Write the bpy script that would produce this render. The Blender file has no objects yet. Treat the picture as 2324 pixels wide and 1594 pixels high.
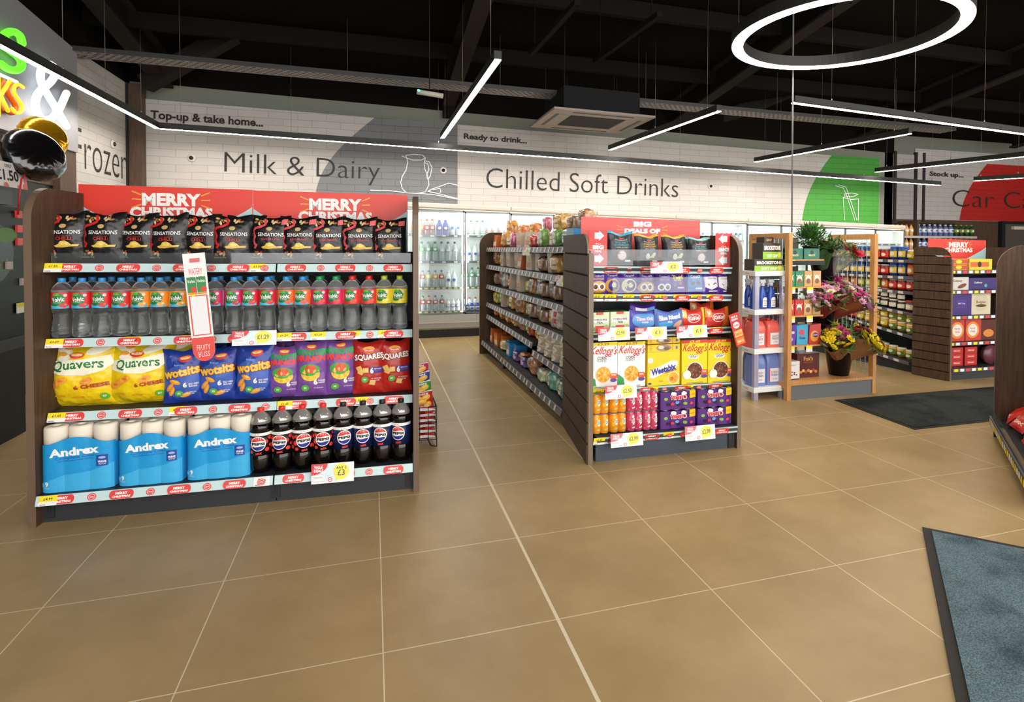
import bpy, math, random
import numpy as np
from mathutils import Vector, Matrix, noise
from mathutils.geometry import tessellate_polygon
random.seed(7)
S=bpy.context.scene
col=S.collection
PI=math.pi
# ------------------------------------------------------------------ camera
W,H=2324,1594
F_,YAW,PIT,ROL=1306.26,.292,.0221,.0032
CAM=Vector((-.6292,-3.1375,1.3437)); CX,CY=W/2+76.1,H/2-211.7
fwd=Vector((math.sin(YAW)*math.cos(PIT),math.cos(YAW)*math.cos(PIT),-math.sin(PIT)))
rt=Vector((math.cos(YAW),-math.sin(YAW),0)); up=rt.cross(fwd)
rt,up=math.cos(ROL)*rt+math.sin(ROL)*up,-math.sin(ROL)*rt+math.cos(ROL)*up
cam=bpy.data.cameras.new('camera'); co=bpy.data.objects.new('camera',cam); col.objects.link(co)
cam.sensor_width=36; cam.lens=F_/W*36; cam.shift_x=-76.1/W; cam.shift_y=-211.7/W; cam.clip_end=100; cam.clip_start=.05
M=Matrix.Identity(4)
for i,a in enumerate((rt,up,-fwd)):
    for j in range(3): M[j][i]=a[j]
M.translation=CAM; co.matrix_world=M; S.camera=co
def ray(u,v): return rt*((u-CX)/F_)+up*(-(v-CY)/F_)+fwd
def PZ(u,v,z=0): d=ray(u,v); return CAM+d*((z-CAM.z)/d.z)
def PY(u,v,y): d=ray(u,v); return CAM+d*((y-CAM.y)/d.y)
def PX(u,v,x): d=ray(u,v); return CAM+d*((x-CAM.x)/d.x)
class Frame:
    "a run of shelving: local s along its front, d into its depth, z up"
    def __init__(s,a,b):
        s.o=Vector((a[0],a[1],0)); v=Vector((b[0]-a[0],b[1]-a[1],0)); s.len=v.length; s.ang=math.atan2(v.y,v.x)
        s.x=v.normalized(); s.y=Vector((-s.x.y,s.x.x,0))
    def w(s,a,d,z): return s.o+s.x*a+s.y*d+Vector((0,0,z))
    def m(s,u,v,d):
        r=ray(u,v); t=((s.o+s.y*d-CAM).dot(s.y))/r.dot(s.y); p=CAM+r*t
        return (p-s.o).dot(s.x),p.z
# ------------------------------------------------------------------ materials
MATS={}
def lin(h):
    if not isinstance(h,str): return tuple(h)+(1,)
    h=h.lstrip('#'); o=[]
    for i in (0,2,4):
        c=int(h[i:i+2],16)/255; o.append(c/12.92 if c<=.04045 else ((c+.055)/1.055)**2.4)
    return (*o,1)
def C(h,r=.5,spec=.5,metal=0,emit=0,coat=0,kind=None):
    k=(h,r,spec,metal,emit,coat,kind)
    if k in MATS: return MATS[k]
    m=bpy.data.materials.new('paint_%s'%(h,)); m.use_nodes=True; N=m.node_tree.nodes; L=m.node_tree.links
    b=N['Principled BSDF']; b.inputs['Base Color'].default_value=lin(h); b.inputs['Roughness'].default_value=r
    b.inputs['Specular IOR Level'].default_value=spec; b.inputs['Metallic'].default_value=metal
    if coat: b.inputs['Coat Weight'].default_value=coat; b.inputs['Coat Roughness'].default_value=.12
    if emit: b.inputs['Emission Color'].default_value=lin(h); b.inputs['Emission Strength'].default_value=emit
    def tex(scale,stretch=(1,1,1),detail=4,rough=.5):
        tc=N.new('ShaderNodeTexCoord'); mp=N.new('ShaderNodeMapping'); n=N.new('ShaderNodeTexNoise')
        mp.inputs['Scale'].default_value=stretch; n.inputs['Scale'].default_value=scale; n.inputs['Detail'].default_value=detail; n.inputs['Roughness'].default_value=rough
        L.new(tc.outputs['Object'],mp.inputs[0]); L.new(mp.outputs[0],n.inputs['Vector']); return n
    def ramp(n,a,c,p0=.3,p1=.7):
        rp=N.new('ShaderNodeValToRGB'); rp.color_ramp.elements[0].position=p0; rp.color_ramp.elements[1].position=p1
        rp.color_ramp.elements[0].color=lin(a); rp.color_ramp.elements[1].color=lin(c); L.new(n.outputs[0],rp.inputs[0]); L.new(rp.outputs[0],b.inputs['Base Color'])
    def bump(n,s,d=.01):
        bp=N.new('ShaderNodeBump'); bp.inputs['Strength'].default_value=s; bp.inputs['Distance'].default_value=d
        L.new(n.outputs[0],bp.inputs['Height']); L.new(bp.outputs[0],b.inputs['Normal'])
    if kind=='wood': ramp(tex(9,(6,6,.55),6,.6),'3c2a1f','604936',.25,.75)
    if kind=='oak': ramp(tex(8,(8,8,.7),6,.6),'b98042','d9a364',.3,.7)
    if kind=='tile':
        n=tex(1.7,(1,1,1),8,.62); ramp(n,'9e8459','b99e72',.3,.72)
        n2=tex(28,(1,1,1),3); bump(n2,.02,.002)
    if kind=='foil': bump(tex(11,(1,1,1),2,.5),.7,.03)
    if kind=='film': bump(tex(22,(1,1,1),2,.5),.3,.008)
    if kind=='carpet':
        n=tex(210,(1,1,1),2,.7); bump(n,.9,.004)
        n2=tex(3.2,(1,1,1),5,.6); mx=N.new('ShaderNodeMix'); mx.data_type='RGBA'; mx.blend_type='MULTIPLY'; mx.inputs[0].default_value=1
        r1=N.new('ShaderNodeValToRGB'); r2=N.new('ShaderNodeValToRGB')
        c=lin(h)[:3]; r1.color_ramp.elements[0].color=(*[x*.55 for x in c],1); r1.color_ramp.elements[1].color=(*[min(1,x*1.5) for x in c],1); r1.color_ramp.elements[0].position=.35; r1.color_ramp.elements[1].position=.65
        r2.color_ramp.elements[0].color=(.42,.46,.52,1); r2.color_ramp.elements[1].color=(1,1,1,1); r2.color_ramp.elements[0].position=.36; r2.color_ramp.elements[1].position=.56
        L.new(n.outputs[0],r1.inputs[0]); L.new(n2.outputs[0],r2.inputs[0]); L.new(r1.outputs[0],mx.inputs[6]); L.new(r2.outputs[0],mx.inputs[7]); L.new(mx.outputs[2],b.inputs['Base Color'])
    if kind=='food':
        c=lin(h)[:3]; n=tex(26,(1,1,1),4,.6); ramp(n,tuple(x*.55 for x in c),tuple(min(1,x*1.5+.06) for x in c),.35,.62); bump(tex(16,(1,1,1),2,.5),.4,.01)
    if kind=='wrinkle': bump(tex(14,(1,1,1),4,.6),.5,.02)
    if kind=='leaf': ramp(tex(60),'1f3d17','4f8a33')
    MATS[k]=m; return m
def brick_mat(h,dark,name):
    m=bpy.data.materials.new(name); m.use_nodes=True; N=m.node_tree.nodes; L=m.node_tree.links; b=N['Principled BSDF']; b.inputs['Roughness'].default_value=.6
    tc=N.new('ShaderNodeTexCoord'); sp=N.new('ShaderNodeSeparateXYZ'); cb=N.new('ShaderNodeCombineXYZ'); br=N.new('ShaderNodeTexBrick')
    ad=N.new('ShaderNodeMath'); ad.operation='ADD'
    L.new(tc.outputs['Object'],sp.inputs[0]); L.new(sp.outputs[0],ad.inputs[0]); L.new(sp.outputs[1],ad.inputs[1]); L.new(ad.outputs[0],cb.inputs[0]); L.new(sp.outputs[2],cb.inputs[1])
    br.inputs['Scale'].default_value=1; br.inputs['Brick Width'].default_value=.37; br.inputs['Row Height'].default_value=.096; br.inputs['Mortar Size'].default_value=.0032; br.inputs['Mortar Smooth'].default_value=.25
    br.inputs['Color1'].default_value=lin(h); br.inputs['Color2'].default_value=tuple(x*.93 for x in lin(h)[:3])+(1,); br.inputs['Mortar'].default_value=lin(dark)
    nz=N.new('ShaderNodeTexNoise'); nz.inputs['Scale'].default_value=2.2; nz.inputs['Detail'].default_value=6
    vm=N.new('ShaderNodeVectorMath'); vm.operation='MULTIPLY_ADD'; vm.inputs[1].default_value=(.03,.03,.03); L.new(nz.outputs['Color'],vm.inputs[0]); L.new(cb.outputs[0],vm.inputs[2]); L.new(tc.outputs['Object'],nz.inputs['Vector'])
    L.new(vm.outputs[0],br.inputs['Vector']); L.new(br.outputs[0],b.inputs['Base Color'])
    bp=N.new('ShaderNodeBump'); bp.inputs['Strength'].default_value=.25; bp.inputs['Distance'].default_value=.01; bp.invert=True; L.new(br.outputs['Fac'],bp.inputs['Height']); L.new(bp.outputs[0],b.inputs['Normal'])
    return m
def clear(name,tint='ffffff',gloss=.12,rough=.05,alpha=.92,kind='thin'):
    k=(name,)
    if k in MATS: return MATS[k]
    m=bpy.data.materials.new(name); m.use_nodes=True; N=m.node_tree.nodes; L=m.node_tree.links
    if kind=='solid':
        b=N['Principled BSDF']; b.inputs['Transmission Weight'].default_value=.965; b.inputs['IOR'].default_value=1.33; b.inputs['Roughness'].default_value=rough; b.inputs['Base Color'].default_value=lin(tint)
    else:
        N.remove(N['Principled BSDF']); o=N['Material Output']
        t=N.new('ShaderNodeBsdfTransparent'); t.inputs[0].default_value=lin(tint); g=N.new('ShaderNodeBsdfGlossy'); g.inputs['Roughness'].default_value=rough
        d=N.new('ShaderNodeBsdfDiffuse'); d.inputs[0].default_value=lin(tint); lw=N.new('ShaderNodeLayerWeight'); lw.inputs[0].default_value=.25
        m1=N.new('ShaderNodeMixShader'); m1.inputs[0].default_value=1-alpha; L.new(t.outputs[0],m1.inputs[1]); L.new(d.outputs[0],m1.inputs[2])
        mt=N.new('ShaderNodeMath'); mt.operation='MULTIPLY_ADD'; mt.inputs[1].default_value=.5; mt.inputs[2].default_value=gloss*.3; L.new(lw.outputs['Fresnel'],mt.inputs[0])
        m2=N.new('ShaderNodeMixShader'); L.new(mt.outputs[0],m2.inputs[0]); L.new(m1.outputs[0],m2.inputs[1]); L.new(g.outputs[0],m2.inputs[2]); L.new(m2.outputs[0],o.inputs[0])
    MATS[k]=m; return m
# ------------------------------------------------------------------ flat print (text, shapes) that is laid onto surfaces
TX={}
def glyphs(s,bold=0,res=2):
    k=(s,bold,res)
    if k not in TX:
        cu=bpy.data.curves.new('t','FONT'); cu.body=s; cu.size=1; cu.resolution_u=res; cu.offset=bold; cu.fill_mode='BOTH'
        ob=bpy.data.objects.new('t',cu); me=ob.to_mesh()
        V=[(v.co.x,v.co.y) for v in me.vertices]; T=[tuple(p.vertices) for p in me.polygons]
        ob.to_mesh_clear(); bpy.data.objects.remove(ob); bpy.data.curves.remove(cu)
        xs=[a[0] for a in V]; ys=[a[1] for a in V]; TX[k]=(V,T,min(xs),max(xs),min(ys),max(ys))
    return TX[k]
def cut(polys,ax,o,step):
    out=[]
    for p in polys:
        lo=min(q[ax] for q in p); hi=max(q[ax] for q in p); k0=math.floor((lo-o)/step+1e-6)+1; rest=p; k=k0
        while o+k*step<hi-1e-7:
            c=o+k*step; a=[];b=[]
            for i in range(len(rest)):
                q,r=rest[i],rest[(i+1)%len(rest)]
                if q[ax]<=c: a.append(q)
                if q[ax]>=c: b.append(q)
                if (q[ax]-c)*(r[ax]-c)<0:
                    t=(c-q[ax])/(r[ax]-q[ax]); x=(q[0]+t*(r[0]-q[0]),q[1]+t*(r[1]-q[1])); a.append(x); b.append(x)
            if len(a)>2: out.append(a)
            rest=b; k+=1
            if len(rest)<3: break
        if len(rest)>2: out.append(rest)
    return out
class Print:
    def __init__(s): s.L=[]
    def add(s,polys,mat): s.L.append((polys,mat)); return s
    def rect(s,a,b,c,d,mat): return s.add([[(a,b),(c,b),(c,d),(a,d)]],mat)
    def ell(s,x,y,a,b,mat,n=20,r=0):
        cr,sr=math.cos(r),math.sin(r)
        return s.add([[(x+a*math.cos(t)*cr-b*math.sin(t)*sr,y+a*math.cos(t)*sr+b*math.sin(t)*cr) for t in [2*PI*i/n for i in range(n)]]],mat)
    def poly(s,pts,mat):
        tr=tessellate_polygon([[Vector((*p,0)) for p in pts]]); P=[]
        for t in tr:
            q=[pts[i] for i in t]
            if (q[1][0]-q[0][0])*(q[2][1]-q[0][1])-(q[1][1]-q[0][1])*(q[2][0]-q[0][0])<0: q.reverse()
            P.append(q)
        return s.add(P,mat)
    def line(s,pts,w,mat):
        P=[]
        for a,b in zip(pts,pts[1:]):
            d=Vector((b[0]-a[0],b[1]-a[1])); 
            if d.length<1e-9: continue
            n=Vector((-d.y,d.x)).normalized()*w/2; e=d.normalized()*w*.3
            P.append([(a[0]-n.x-e.x,a[1]-n.y-e.y),(b[0]-n.x+e.x,b[1]-n.y+e.y),(b[0]+n.x+e.x,b[1]+n.y+e.y),(a[0]+n.x-e.x,a[1]+n.y-e.y)])
        return s.add(P,mat)
    def text(s,t,x,y,w,h,mat,bold=.02,rot=0,shear=0,res=2,wave=0):
        V,T,a,b,c,d=glyphs(t,bold,res); sx=w/(b-a); sy=h/max(d-c,1e-6); cr,sr=math.cos(rot),math.sin(rot); Q=[]
        for p,q in V:
            X=(p-(a+b)/2)*sx; Y=(q-(c+d)/2)*sy; X+=Y*shear; Y+=wave*(1-(2*X/w)**2)
            Q.append((x+X*cr-Y*sr,y+X*sr+Y*cr))
        return s.add([[Q[i] for i in t_] for t_ in T],mat)
class MB:
    def __init__(s): s.v=[];s.f=[];s.m=[];s.sm=[];s.M=[]
    def mi(s,m):
        if m not in s.M: s.M.append(m)
        return s.M.index(m)
    def poly(s,pts,mat,sm=False):
        n=len(s.v); s.v+= [tuple(p) for p in pts]; s.f.append(tuple(range(n,n+len(pts)))); s.m.append(s.mi(mat)); s.sm.append(sm); return s
    def box(s,a,b,c,d,e,f,mat):
        n=len(s.v); s.v+=[(x,y,z) for x in (a,b) for y in (c,d) for z in (e,f)]
        for q in ((0,1,3,2),(4,6,7,5),(0,4,5,1),(2,3,7,6),(0,2,6,4),(1,5,7,3)): s.f.append(tuple(n+i for i in q)); s.m.append(s.mi(mat)); s.sm.append(False)
        return s
    def hexa(s,P,mat):
        n=len(s.v); s.v+=[tuple(p) for p in P]
        for q in ((0,3,2,1),(4,5,6,7),(0,1,5,4),(1,2,6,5),(2,3,7,6),(3,0,4,7)): s.f.append(tuple(n+i for i in q)); s.m.append(s.mi(mat)); s.sm.append(False)
        return s
    def beam(s,a,b,w,h,mat):
        a=Vector(a);b=Vector(b);d=(b-a).normalized(); x=d.cross(Vector((0,0,1))); x=(x if x.length>.01 else Vector((1,0,0))).normalized()*w/2; z=x.cross(d).normalized()*h/2
        return s.hexa([a-x-z,a+x-z,b+x-z,b-x-z,a-x+z,a+x+z,b+x+z,b-x+z],mat)
    def prism(s,o,ax,a,b,mat,mat2=None):
        "outline o of 2D points extruded along axis ax from a to b"
        f=lambda p,t:(t,p[0],p[1]) if ax==0 else ((p[0],t,p[1]) if ax==1 else (p[0],p[1],t))
        n=len(o); A=[f(p,a) for p in o]; B=[f(p,b) for p in o]
        s.poly(A if ax==1 else A[::-1],mat); s.poly(B[::-1] if ax==1 else B,mat)
        for i in range(n):
            j=(i+1)%n; q=[A[i],A[j],B[j],B[i]]; s.poly(q if ax!=1 else q[::-1],mat2 or mat)
        return s
    def lathe(s,pr,n,mat,cx=0,cy=0,sx=1,sy=1,fn=None):
        b=len(s.v)
        for r,z in pr:
            for i in range(n):
                t=2*PI*i/n; p=(cx+r*math.cos(t)*sx,cy+r*math.sin(t)*sy,z); s.v.append(fn(p,t) if fn else p)
        for k in range(len(pr)-1):
            mt=mat[k] if isinstance(mat,list) else mat
            for i in range(n):
                j=(i+1)%n; s.f.append((b+k*n+i,b+k*n+j,b+k*n+n+j,b+k*n+n+i)); s.m.append(s.mi(mt)); s.sm.append(True)
        m0=mat[0] if isinstance(mat,list) else mat; m1=mat[-1] if isinstance(mat,list) else mat
        if pr[0][0]>1e-5: s.f.append(tuple(b+i for i in range(n))[::-1]); s.m.append(s.mi(m0)); s.sm.append(False)
        if pr[-1][0]>1e-5: k=b+(len(pr)-1)*n; s.f.append(tuple(k+i for i in range(n))); s.m.append(s.mi(m1)); s.sm.append(False)
        return s
    def tube(s,pts,r,mat,n=6,closed=False):
        P=[Vector(p) for p in pts]; b=len(s.v); N_=len(P)
        for i,p in enumerate(P):
            d=(P[(i+1)%N_]-P[i-1]) if closed else (P[min(i+1,N_-1)]-P[max(i-1,0)]); d.normalize()
            if i==0: x=d.cross(Vector((0,0,1))); x=(x if x.length>.05 else d.cross(Vector((1,0,0)))).normalized()
            else: x=x-d*x.dot(d); x=(x if x.length>.02 else d.cross(Vector((.3,1,.2)))).normalized()
            y=d.cross(x)
            rr=r[i] if isinstance(r,list) else r
            for k in range(n): t=2*PI*k/n; s.v.append(tuple(p+x*rr*math.cos(t)+y*rr*math.sin(t)))
        for i in range(N_ if closed else N_-1):
            i2=(i+1)%N_
            for k in range(n): k2=(k+1)%n; s.f.append((b+i*n+k,b+i*n+k2,b+i2*n+k2,b+i2*n+k)); s.m.append(s.mi(mat)); s.sm.append(True)
        if not closed:
            s.f.append(tuple(b+k for k in range(n))[::-1]); s.f.append(tuple(b+(N_-1)*n+k for k in range(n))); s.m+=[s.mi(mat)]*2; s.sm+=[False]*2
        return s
    def grid(s,nu,nv,fn,mat,closeu=False):
        b=len(s.v); cu=nu if closeu else nu+1
        for j in range(nv+1):
            for i in range(cu): s.v.append(tuple(fn(i/nu,j/nv)))
        for j in range(nv):
            for i in range(nu):
                i2=(i+1)%cu; s.f.append((b+j*cu+i,b+j*cu+i2,b+(j+1)*cu+i2,b+(j+1)*cu+i)); s.m.append(s.mi(mat)); s.sm.append(True)
        return s
    def blob(s,c,r,mat,n=8,k=6,jit=0,seed=0):
        def f(p,t): return p
        pr=[(math.sin(PI*i/k),-math.cos(PI*i/k)) for i in range(k+1)]; b=len(s.v)
        s.lathe([(max(a,1e-6),z) for a,z in pr],n,mat)
        for i in range(b,len(s.v)):
            x,y,z=s.v[i]; q=1+jit*noise.noise(Vector((x*1.7+seed,y*1.7,z*1.7)))
            s.v[i]=(c[0]+x*r[0]*q,c[1]+y*r[1]*q,c[2]+z*r[2]*q)
        return s
    def bake(s,P,fn,dl=.00025,h0=.0006,dx=None,dy=None,ox=0,oy=0):
        for k,(polys,mat) in enumerate(P.L):
            if dx: polys=cut(polys,0,ox,dx)
            if dy: polys=cut(polys,1,oy,dy)
            h=h0+k*dl
            for p in polys: s.poly([fn(x,y,h) for x,y in p],mat,bool(dx))
        return s
    def build(s,name,parent=None,loc=None,rot=None,bevel=0,**kw):
        me=bpy.data.meshes.new(name); me.from_pydata(s.v,[],s.f)
        for m in s.M: me.materials.append(m)
        me.polygons.foreach_set('material_index',s.m); me.polygons.foreach_set('use_smooth',s.sm); me.update()
        o=bpy.data.objects.new(name,me); col.objects.link(o)
        if parent: o.parent=parent
        if loc is not None: o.location=loc
        if rot is not None: o.rotation_euler=rot
        if bevel:
            b=o.modifiers.new('edge','BEVEL'); b.width=bevel; b.segments=2; b.limit_method='ANGLE'; b.angle_limit=.6
        tag(o,**kw); return o
def tag(o,label=None,cat=None,group=None,kind=None):
    if label: o['label']=label
    if cat: o['category']=cat
    if group: o['group']=group
    if kind: o['kind']=kind
    return o
def empty(name,loc=(0,0,0),rz=0,**kw):
    o=bpy.data.objects.new(name,None); o.empty_display_size=.05; col.objects.link(o); o.location=loc; o.rotation_euler=(0,0,rz); return tag(o,**kw)
def kids(o): return [c for c in ALLK.get(o.name,[])] 
def dup(root,loc,rot,label=None,group=None,scale=None):
    r=root.copy(); col.objects.link(r); r.location=loc; r.rotation_euler=rot
    if scale: r.scale=scale
    if label: r['label']=label
    if group: r['group']=group
    for ch in list(root.children):
        c=ch.copy(); col.objects.link(c); c.parent=r
        for g in list(ch.children):
            d=g.copy(); col.objects.link(d); d.parent=c
    return r
USED=set()
def put(proto,loc,rot,label,group=None,cat=None,scale=None):
    "first placement uses the prototype itself"
    if not isinstance(rot,tuple): rot=(0,0,rot)
    if proto.name not in USED:
        USED.add(proto.name); proto.location=loc; proto.rotation_euler=rot; o=proto
        if scale: o.scale=scale
        if label: o['label']=label
        if group: o['group']=group
    else: o=dup(proto,loc,rot,label,group,scale)
    if cat: o['category']=cat
    return o
ORD='first second third fourth fifth sixth seventh eighth ninth tenth eleventh twelfth thirteenth fourteenth fifteenth sixteenth seventeenth eighteenth nineteenth twentieth'.split()
ORD+=['twenty-'+x for x in ORD[:9]]+['thirtieth']+['thirty-'+x for x in ORD[:9]]+['fortieth']+['forty-'+x for x in ORD[:9]]+['fiftieth']+['fifty-'+x for x in ORD[:9]]
WHITE=C('f4f2ee',.5); RED=C('d9281f',.45); REDS=C('e23a35',.45); YEL=C('f6e01a',.5); CYAN=C('c4dedf',.5); BLK=C('141414',.5); INK=C('1b1b1b',.7)
WOOD=C('4a3a30',.6,.3,kind='wood'); DKGREY=C('25272b',.55); CARC=C('3a424c',.5)
# ------------------------------------------------------------------ the room
def struct(mb,name,**kw): return mb.build(name,kind='structure',**kw)
TILE=C('8f7a5f',.36,.27,kind='tile'); GROUT=C('e2d3b4',.7)
xs=[-.6*k for k in range(9,0,-1)]+[0.004]+[.034+.6*k for k in range(1,24)]
ys=[-.6*k-.0 for k in range(5,-11,-1)]
fl=MB(); fl.box(-6,14,-7,6.4,-.06,-.0003,GROUT)
for i in range(len(xs)-1):
    for j in range(len(ys)-1):
        g=.0021; a,b=xs[i]+(.0065 if abs(xs[i])<.02 else g),xs[i+1]-(.0065 if abs(xs[i+1])<.02 else g); c,d=ys[j]+g,ys[j+1]-g
        fl.poly([(a,c,0),(b,c,0),(b,d,0),(a,d,0)],TILE)
struct(fl,'floor')
BRICK=brick_mat('c6c1bc','9c9893','painted_brick'); BRICKG=brick_mat('77797b','4f5153','grey_painted_brick'); BRICKN=brick_mat('429a32','2d6b25','green_painted_brick'); BRICKR=brick_mat('c01d18','7a1410','red_painted_brick')
SAGE=C('7d8175',.8); BLACKC=C('13100e',.95,.05); PILLAR=C('4f443c',.5,kind='wood')
YB=5.5
# back wall: printed brick mural above the chillers, pale plaster above it
def mz(u,v): return PY(u,v,YB)
bw=MB(); bw.box(-3.7,8.9,YB+.02,YB+.2,0,3.9,SAGE); struct(bw,'wall_back')
bw=MB(); bw.hexa([(-3.6,YB-.0,3.43),(8.9,YB-.0,3.12),(8.9,YB+.018,3.12),(-3.6,YB+.018,3.43),(-3.6,YB-.0,4.3),(8.9,YB-.0,4.3),(8.9,YB+.018,4.3),(-3.6,YB+.018,4.3)],BLACKC); struct(bw,'trim_3')
ml=MB(); tl,tr,bl,br=mz(325,225),mz(1995,362),mz(325,465),mz(1995,503)
tl.x=bl.x=-3.42
zb=lambda x: bl.z-.55+(br.z-bl.z+.55)*(x-bl.x)/(br.x-bl.x) if 0 else 1.75
zt=lambda x: tl.z+(tr.z-tl.z)*(x-tl.x)/(tr.x-tl.x)
X1=tr.x
ml.hexa([(-3.42,YB-.02,1.72),(X1,YB-.02,1.72),(X1,YB+.02,1.72),(-3.42,YB+.02,1.72),(-3.42,YB-.02,zt(-3.42)),(X1,YB-.02,zt(X1)),(X1,YB+.02,zt(X1)),(-3.42,YB+.02,zt(-3.42))],BRICK)
mural=ml.build('mural_panel',label='long white painted brick mural board with grey and green discs above the chillers',cat='wall mural')
def wallprint(name,P,y,parent,h=.0012): return MB().bake(P,lambda x,z,hh:(x,y-hh,z),dl=.0015,h0=h).build(name,parent)
def arc_region(p_b,p_t,xr,bulge,mat):
    # disc segment cut by the board's edges, curved on its near side
    P=Print(); n=14; pts=[]
    for i in range(n+1):
        t=i/n; x=p_b[0]+(p_t[0]-p_b[0])*t; z=p_b[1]+(p_t[1]-p_b[1])*t; q=math.sin(PI*t)*bulge; pts.append((x-q,z))
    pts+= [(xr,p_t[1]-.004*(xr-p_t[0])),(xr,p_b[1])]
    return P.poly(pts,mat)
c0=mz(722,440); c1=mz(850,262); xj=mz(1038,400).x
P=arc_region((c0.x-.06,1.74),(c1.x,zt(c1.x)),xj,.24,BRICKG); wallprint('grey_disc',P,YB-.02,mural)
g0=mz(1817,500); g1=mz(1885,352)
P=arc_region((g0.x,1.74),(g1.x,zt(g1.x)),X1-.005,.14,BRICKN); wallprint('green_disc',P,YB-.02,mural)
TXT=C('2a2725',.7); LINEW=C('dfe2e3',.7)
def wtext(s,u0,u1,vt0,vb0,bold,mat=TXT,y=YB,slope=True,res=4,par=mural,name='lettering'):
    a=PY(u0,vt0,y); b=PY(u0,vb0,y); c=PY(u1,vt0,y); sl=0
    if slope: sl=(tr.z-tl.z)/(tr.x-tl.x)
    P=Print().text(s,(a.x+c.x)/2,(a.z+b.z)/2+sl*(c.x-a.x)/2,c.x-a.x,a.z-b.z,mat,bold,rot=sl,res=res); return MB().bake(P,lambda x,z,h:(x,y-.024-h,z),h0=.004).build(name,par)
wtext('Milk & Dairy',510,862,346,405,-.011)
wtext('Chilled Soft Drinks',1103,1538,381,426,-.011)
wtext('Top-up & take home...',343,598,251,276,.03)
wtext('Ready to drink...',1052,1195,303,320,.03)
# chalk drawings: jug, butter dish, tumbler with straw
def chalk(pts,y,par,w=.012,name='chalk_drawing'):
    P=Print()
    for pl in pts: P.line([(lambda q:(q.x,q.z))(PY(u,v,y)) for u,v in pl],w,LINEW)
    MB().bake(P,lambda x,z,h:(x,y-.026-h,z),h0=.004).build(name,par)
def cz(u0,v0,L): return [(560+.2754*x,180+.2755*z) for x,z in L]
chalk([cz(0,0,[(1310,630),(1380,620),(1450,628),(1470,650),(1440,668),(1370,668),(1320,655),(1310,630)]),cz(0,0,[(1280,635),(1318,650),(1325,690),(1312,750),(1282,800),(1268,850),(1280,900),(1315,938),(1400,942),(1470,930),(1500,870),(1490,800),(1465,740),(1460,690),(1470,650)]),
 cz(0,0,[(1460,675),(1500,680),(1525,730),(1510,800),(1490,830),(1478,800),(1500,740),(1490,700),(1468,690)]),cz(0,0,[(1020,916),(1180,920),(1300,935)]),cz(0,0,[(1400,942),(1530,950),(1735,990)]),cz(0,0,[(1490,925),(1540,900),(1590,885),(1660,858),(1735,875)]),cz(0,0,[(1490,925),(1600,950),(1735,985)]),cz(0,0,[(1535,912),(1590,900),(1598,925),(1590,935)])],YB,mural)
q=lambda L:[(1600+.3137*x,.3137*z) for x,z in L]
chalk([q([(935,1345),(990,1362),(1010,1400),(1075,1594)]),q([(960,1340),(1010,1355),(1030,1410),(1090,1594)]),q([(1000,1405),(1050,1398),(1100,1408),(1060,1424),(1000,1420),(1000,1405)]),q([(990,1430),(1000,1594)]),q([(1100,1440),(1100,1594)]),q([(990,1430),(1050,1445),(1100,1440)])],YB,mural)
# small dome cameras on the wall
for k,(u,v,w_) in enumerate(((435,359,'beside the word Milk'),(1006,387,'beside the chalk drawing'),(1612,423,'past the word Drinks'))):
    p=PY(u,v,YB-.02); o=empty('spot_camera',p,label='small round white security camera on the mural '+w_,cat='security camera',group='cameras on the mural')
    b=MB(); b.lathe([(.052,0),(.05,.012),(.035,.02)],20,C('cfcac3',.4)); b.build('bezel',o,rot=(PI/2,0,0)); b=MB(); b.lathe([(.026,.018),(.026,.03),(.014,.042),(1e-5,.045)],16,C('1c1c1c',.2)); b.build('lens',o,rot=(PI/2,0,0))
# left wall with the frozen lettering
XL=-3.6
w=MB(); w.box(XL-.15,XL,-6.5,YB,0,5.2,BLACKC); struct(w,'wall_left')
w=MB(); w.box(XL,XL+.02,3.9,YB-.02,0,3.36,BRICK); fz=w.build('frozen_mural',label='white painted brick board with frozen lettering on the side wall',cat='wall mural')
P=Print(); a=PX(180,338,XL+.02); b=PX(288,390,XL+.02)
P.text('Frozen',(3.9+5.36)/2+.02,2.35,1.36,.42,TXT,-.012,res=4); 
MB().bake(P,lambda x,z,h:(XL+.02+h,x,z),h0=.002).build('lettering',fz)
o=empty('spot_camera',(XL+.02,PX(250,327,XL).y,PX(250,327,XL).z),PI/2,label='round white security camera on the frozen mural',cat='security camera',group='cameras on the mural')
b=MB(); b.lathe([(.052,0),(.05,.012),(.035,.02)],20,C('cfcac3',.4)); b.build('bezel',o,rot=(PI/2,0,0)); b=MB(); b.lathe([(.026,.018),(.026,.03),(1e-5,.045)],16,C('1c1c1c',.2)); b.build('lens',o,rot=(PI/2,0,0))
w=MB(); w.box(XL+.02,-3.42,YB-.17,YB-.0,0,3.36,PILLAR); w.box(XL+.02,XL+.04,YB-.21,YB-.17,0,3.36,C('151313',.5)); struct(w,'column_corner')
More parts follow.
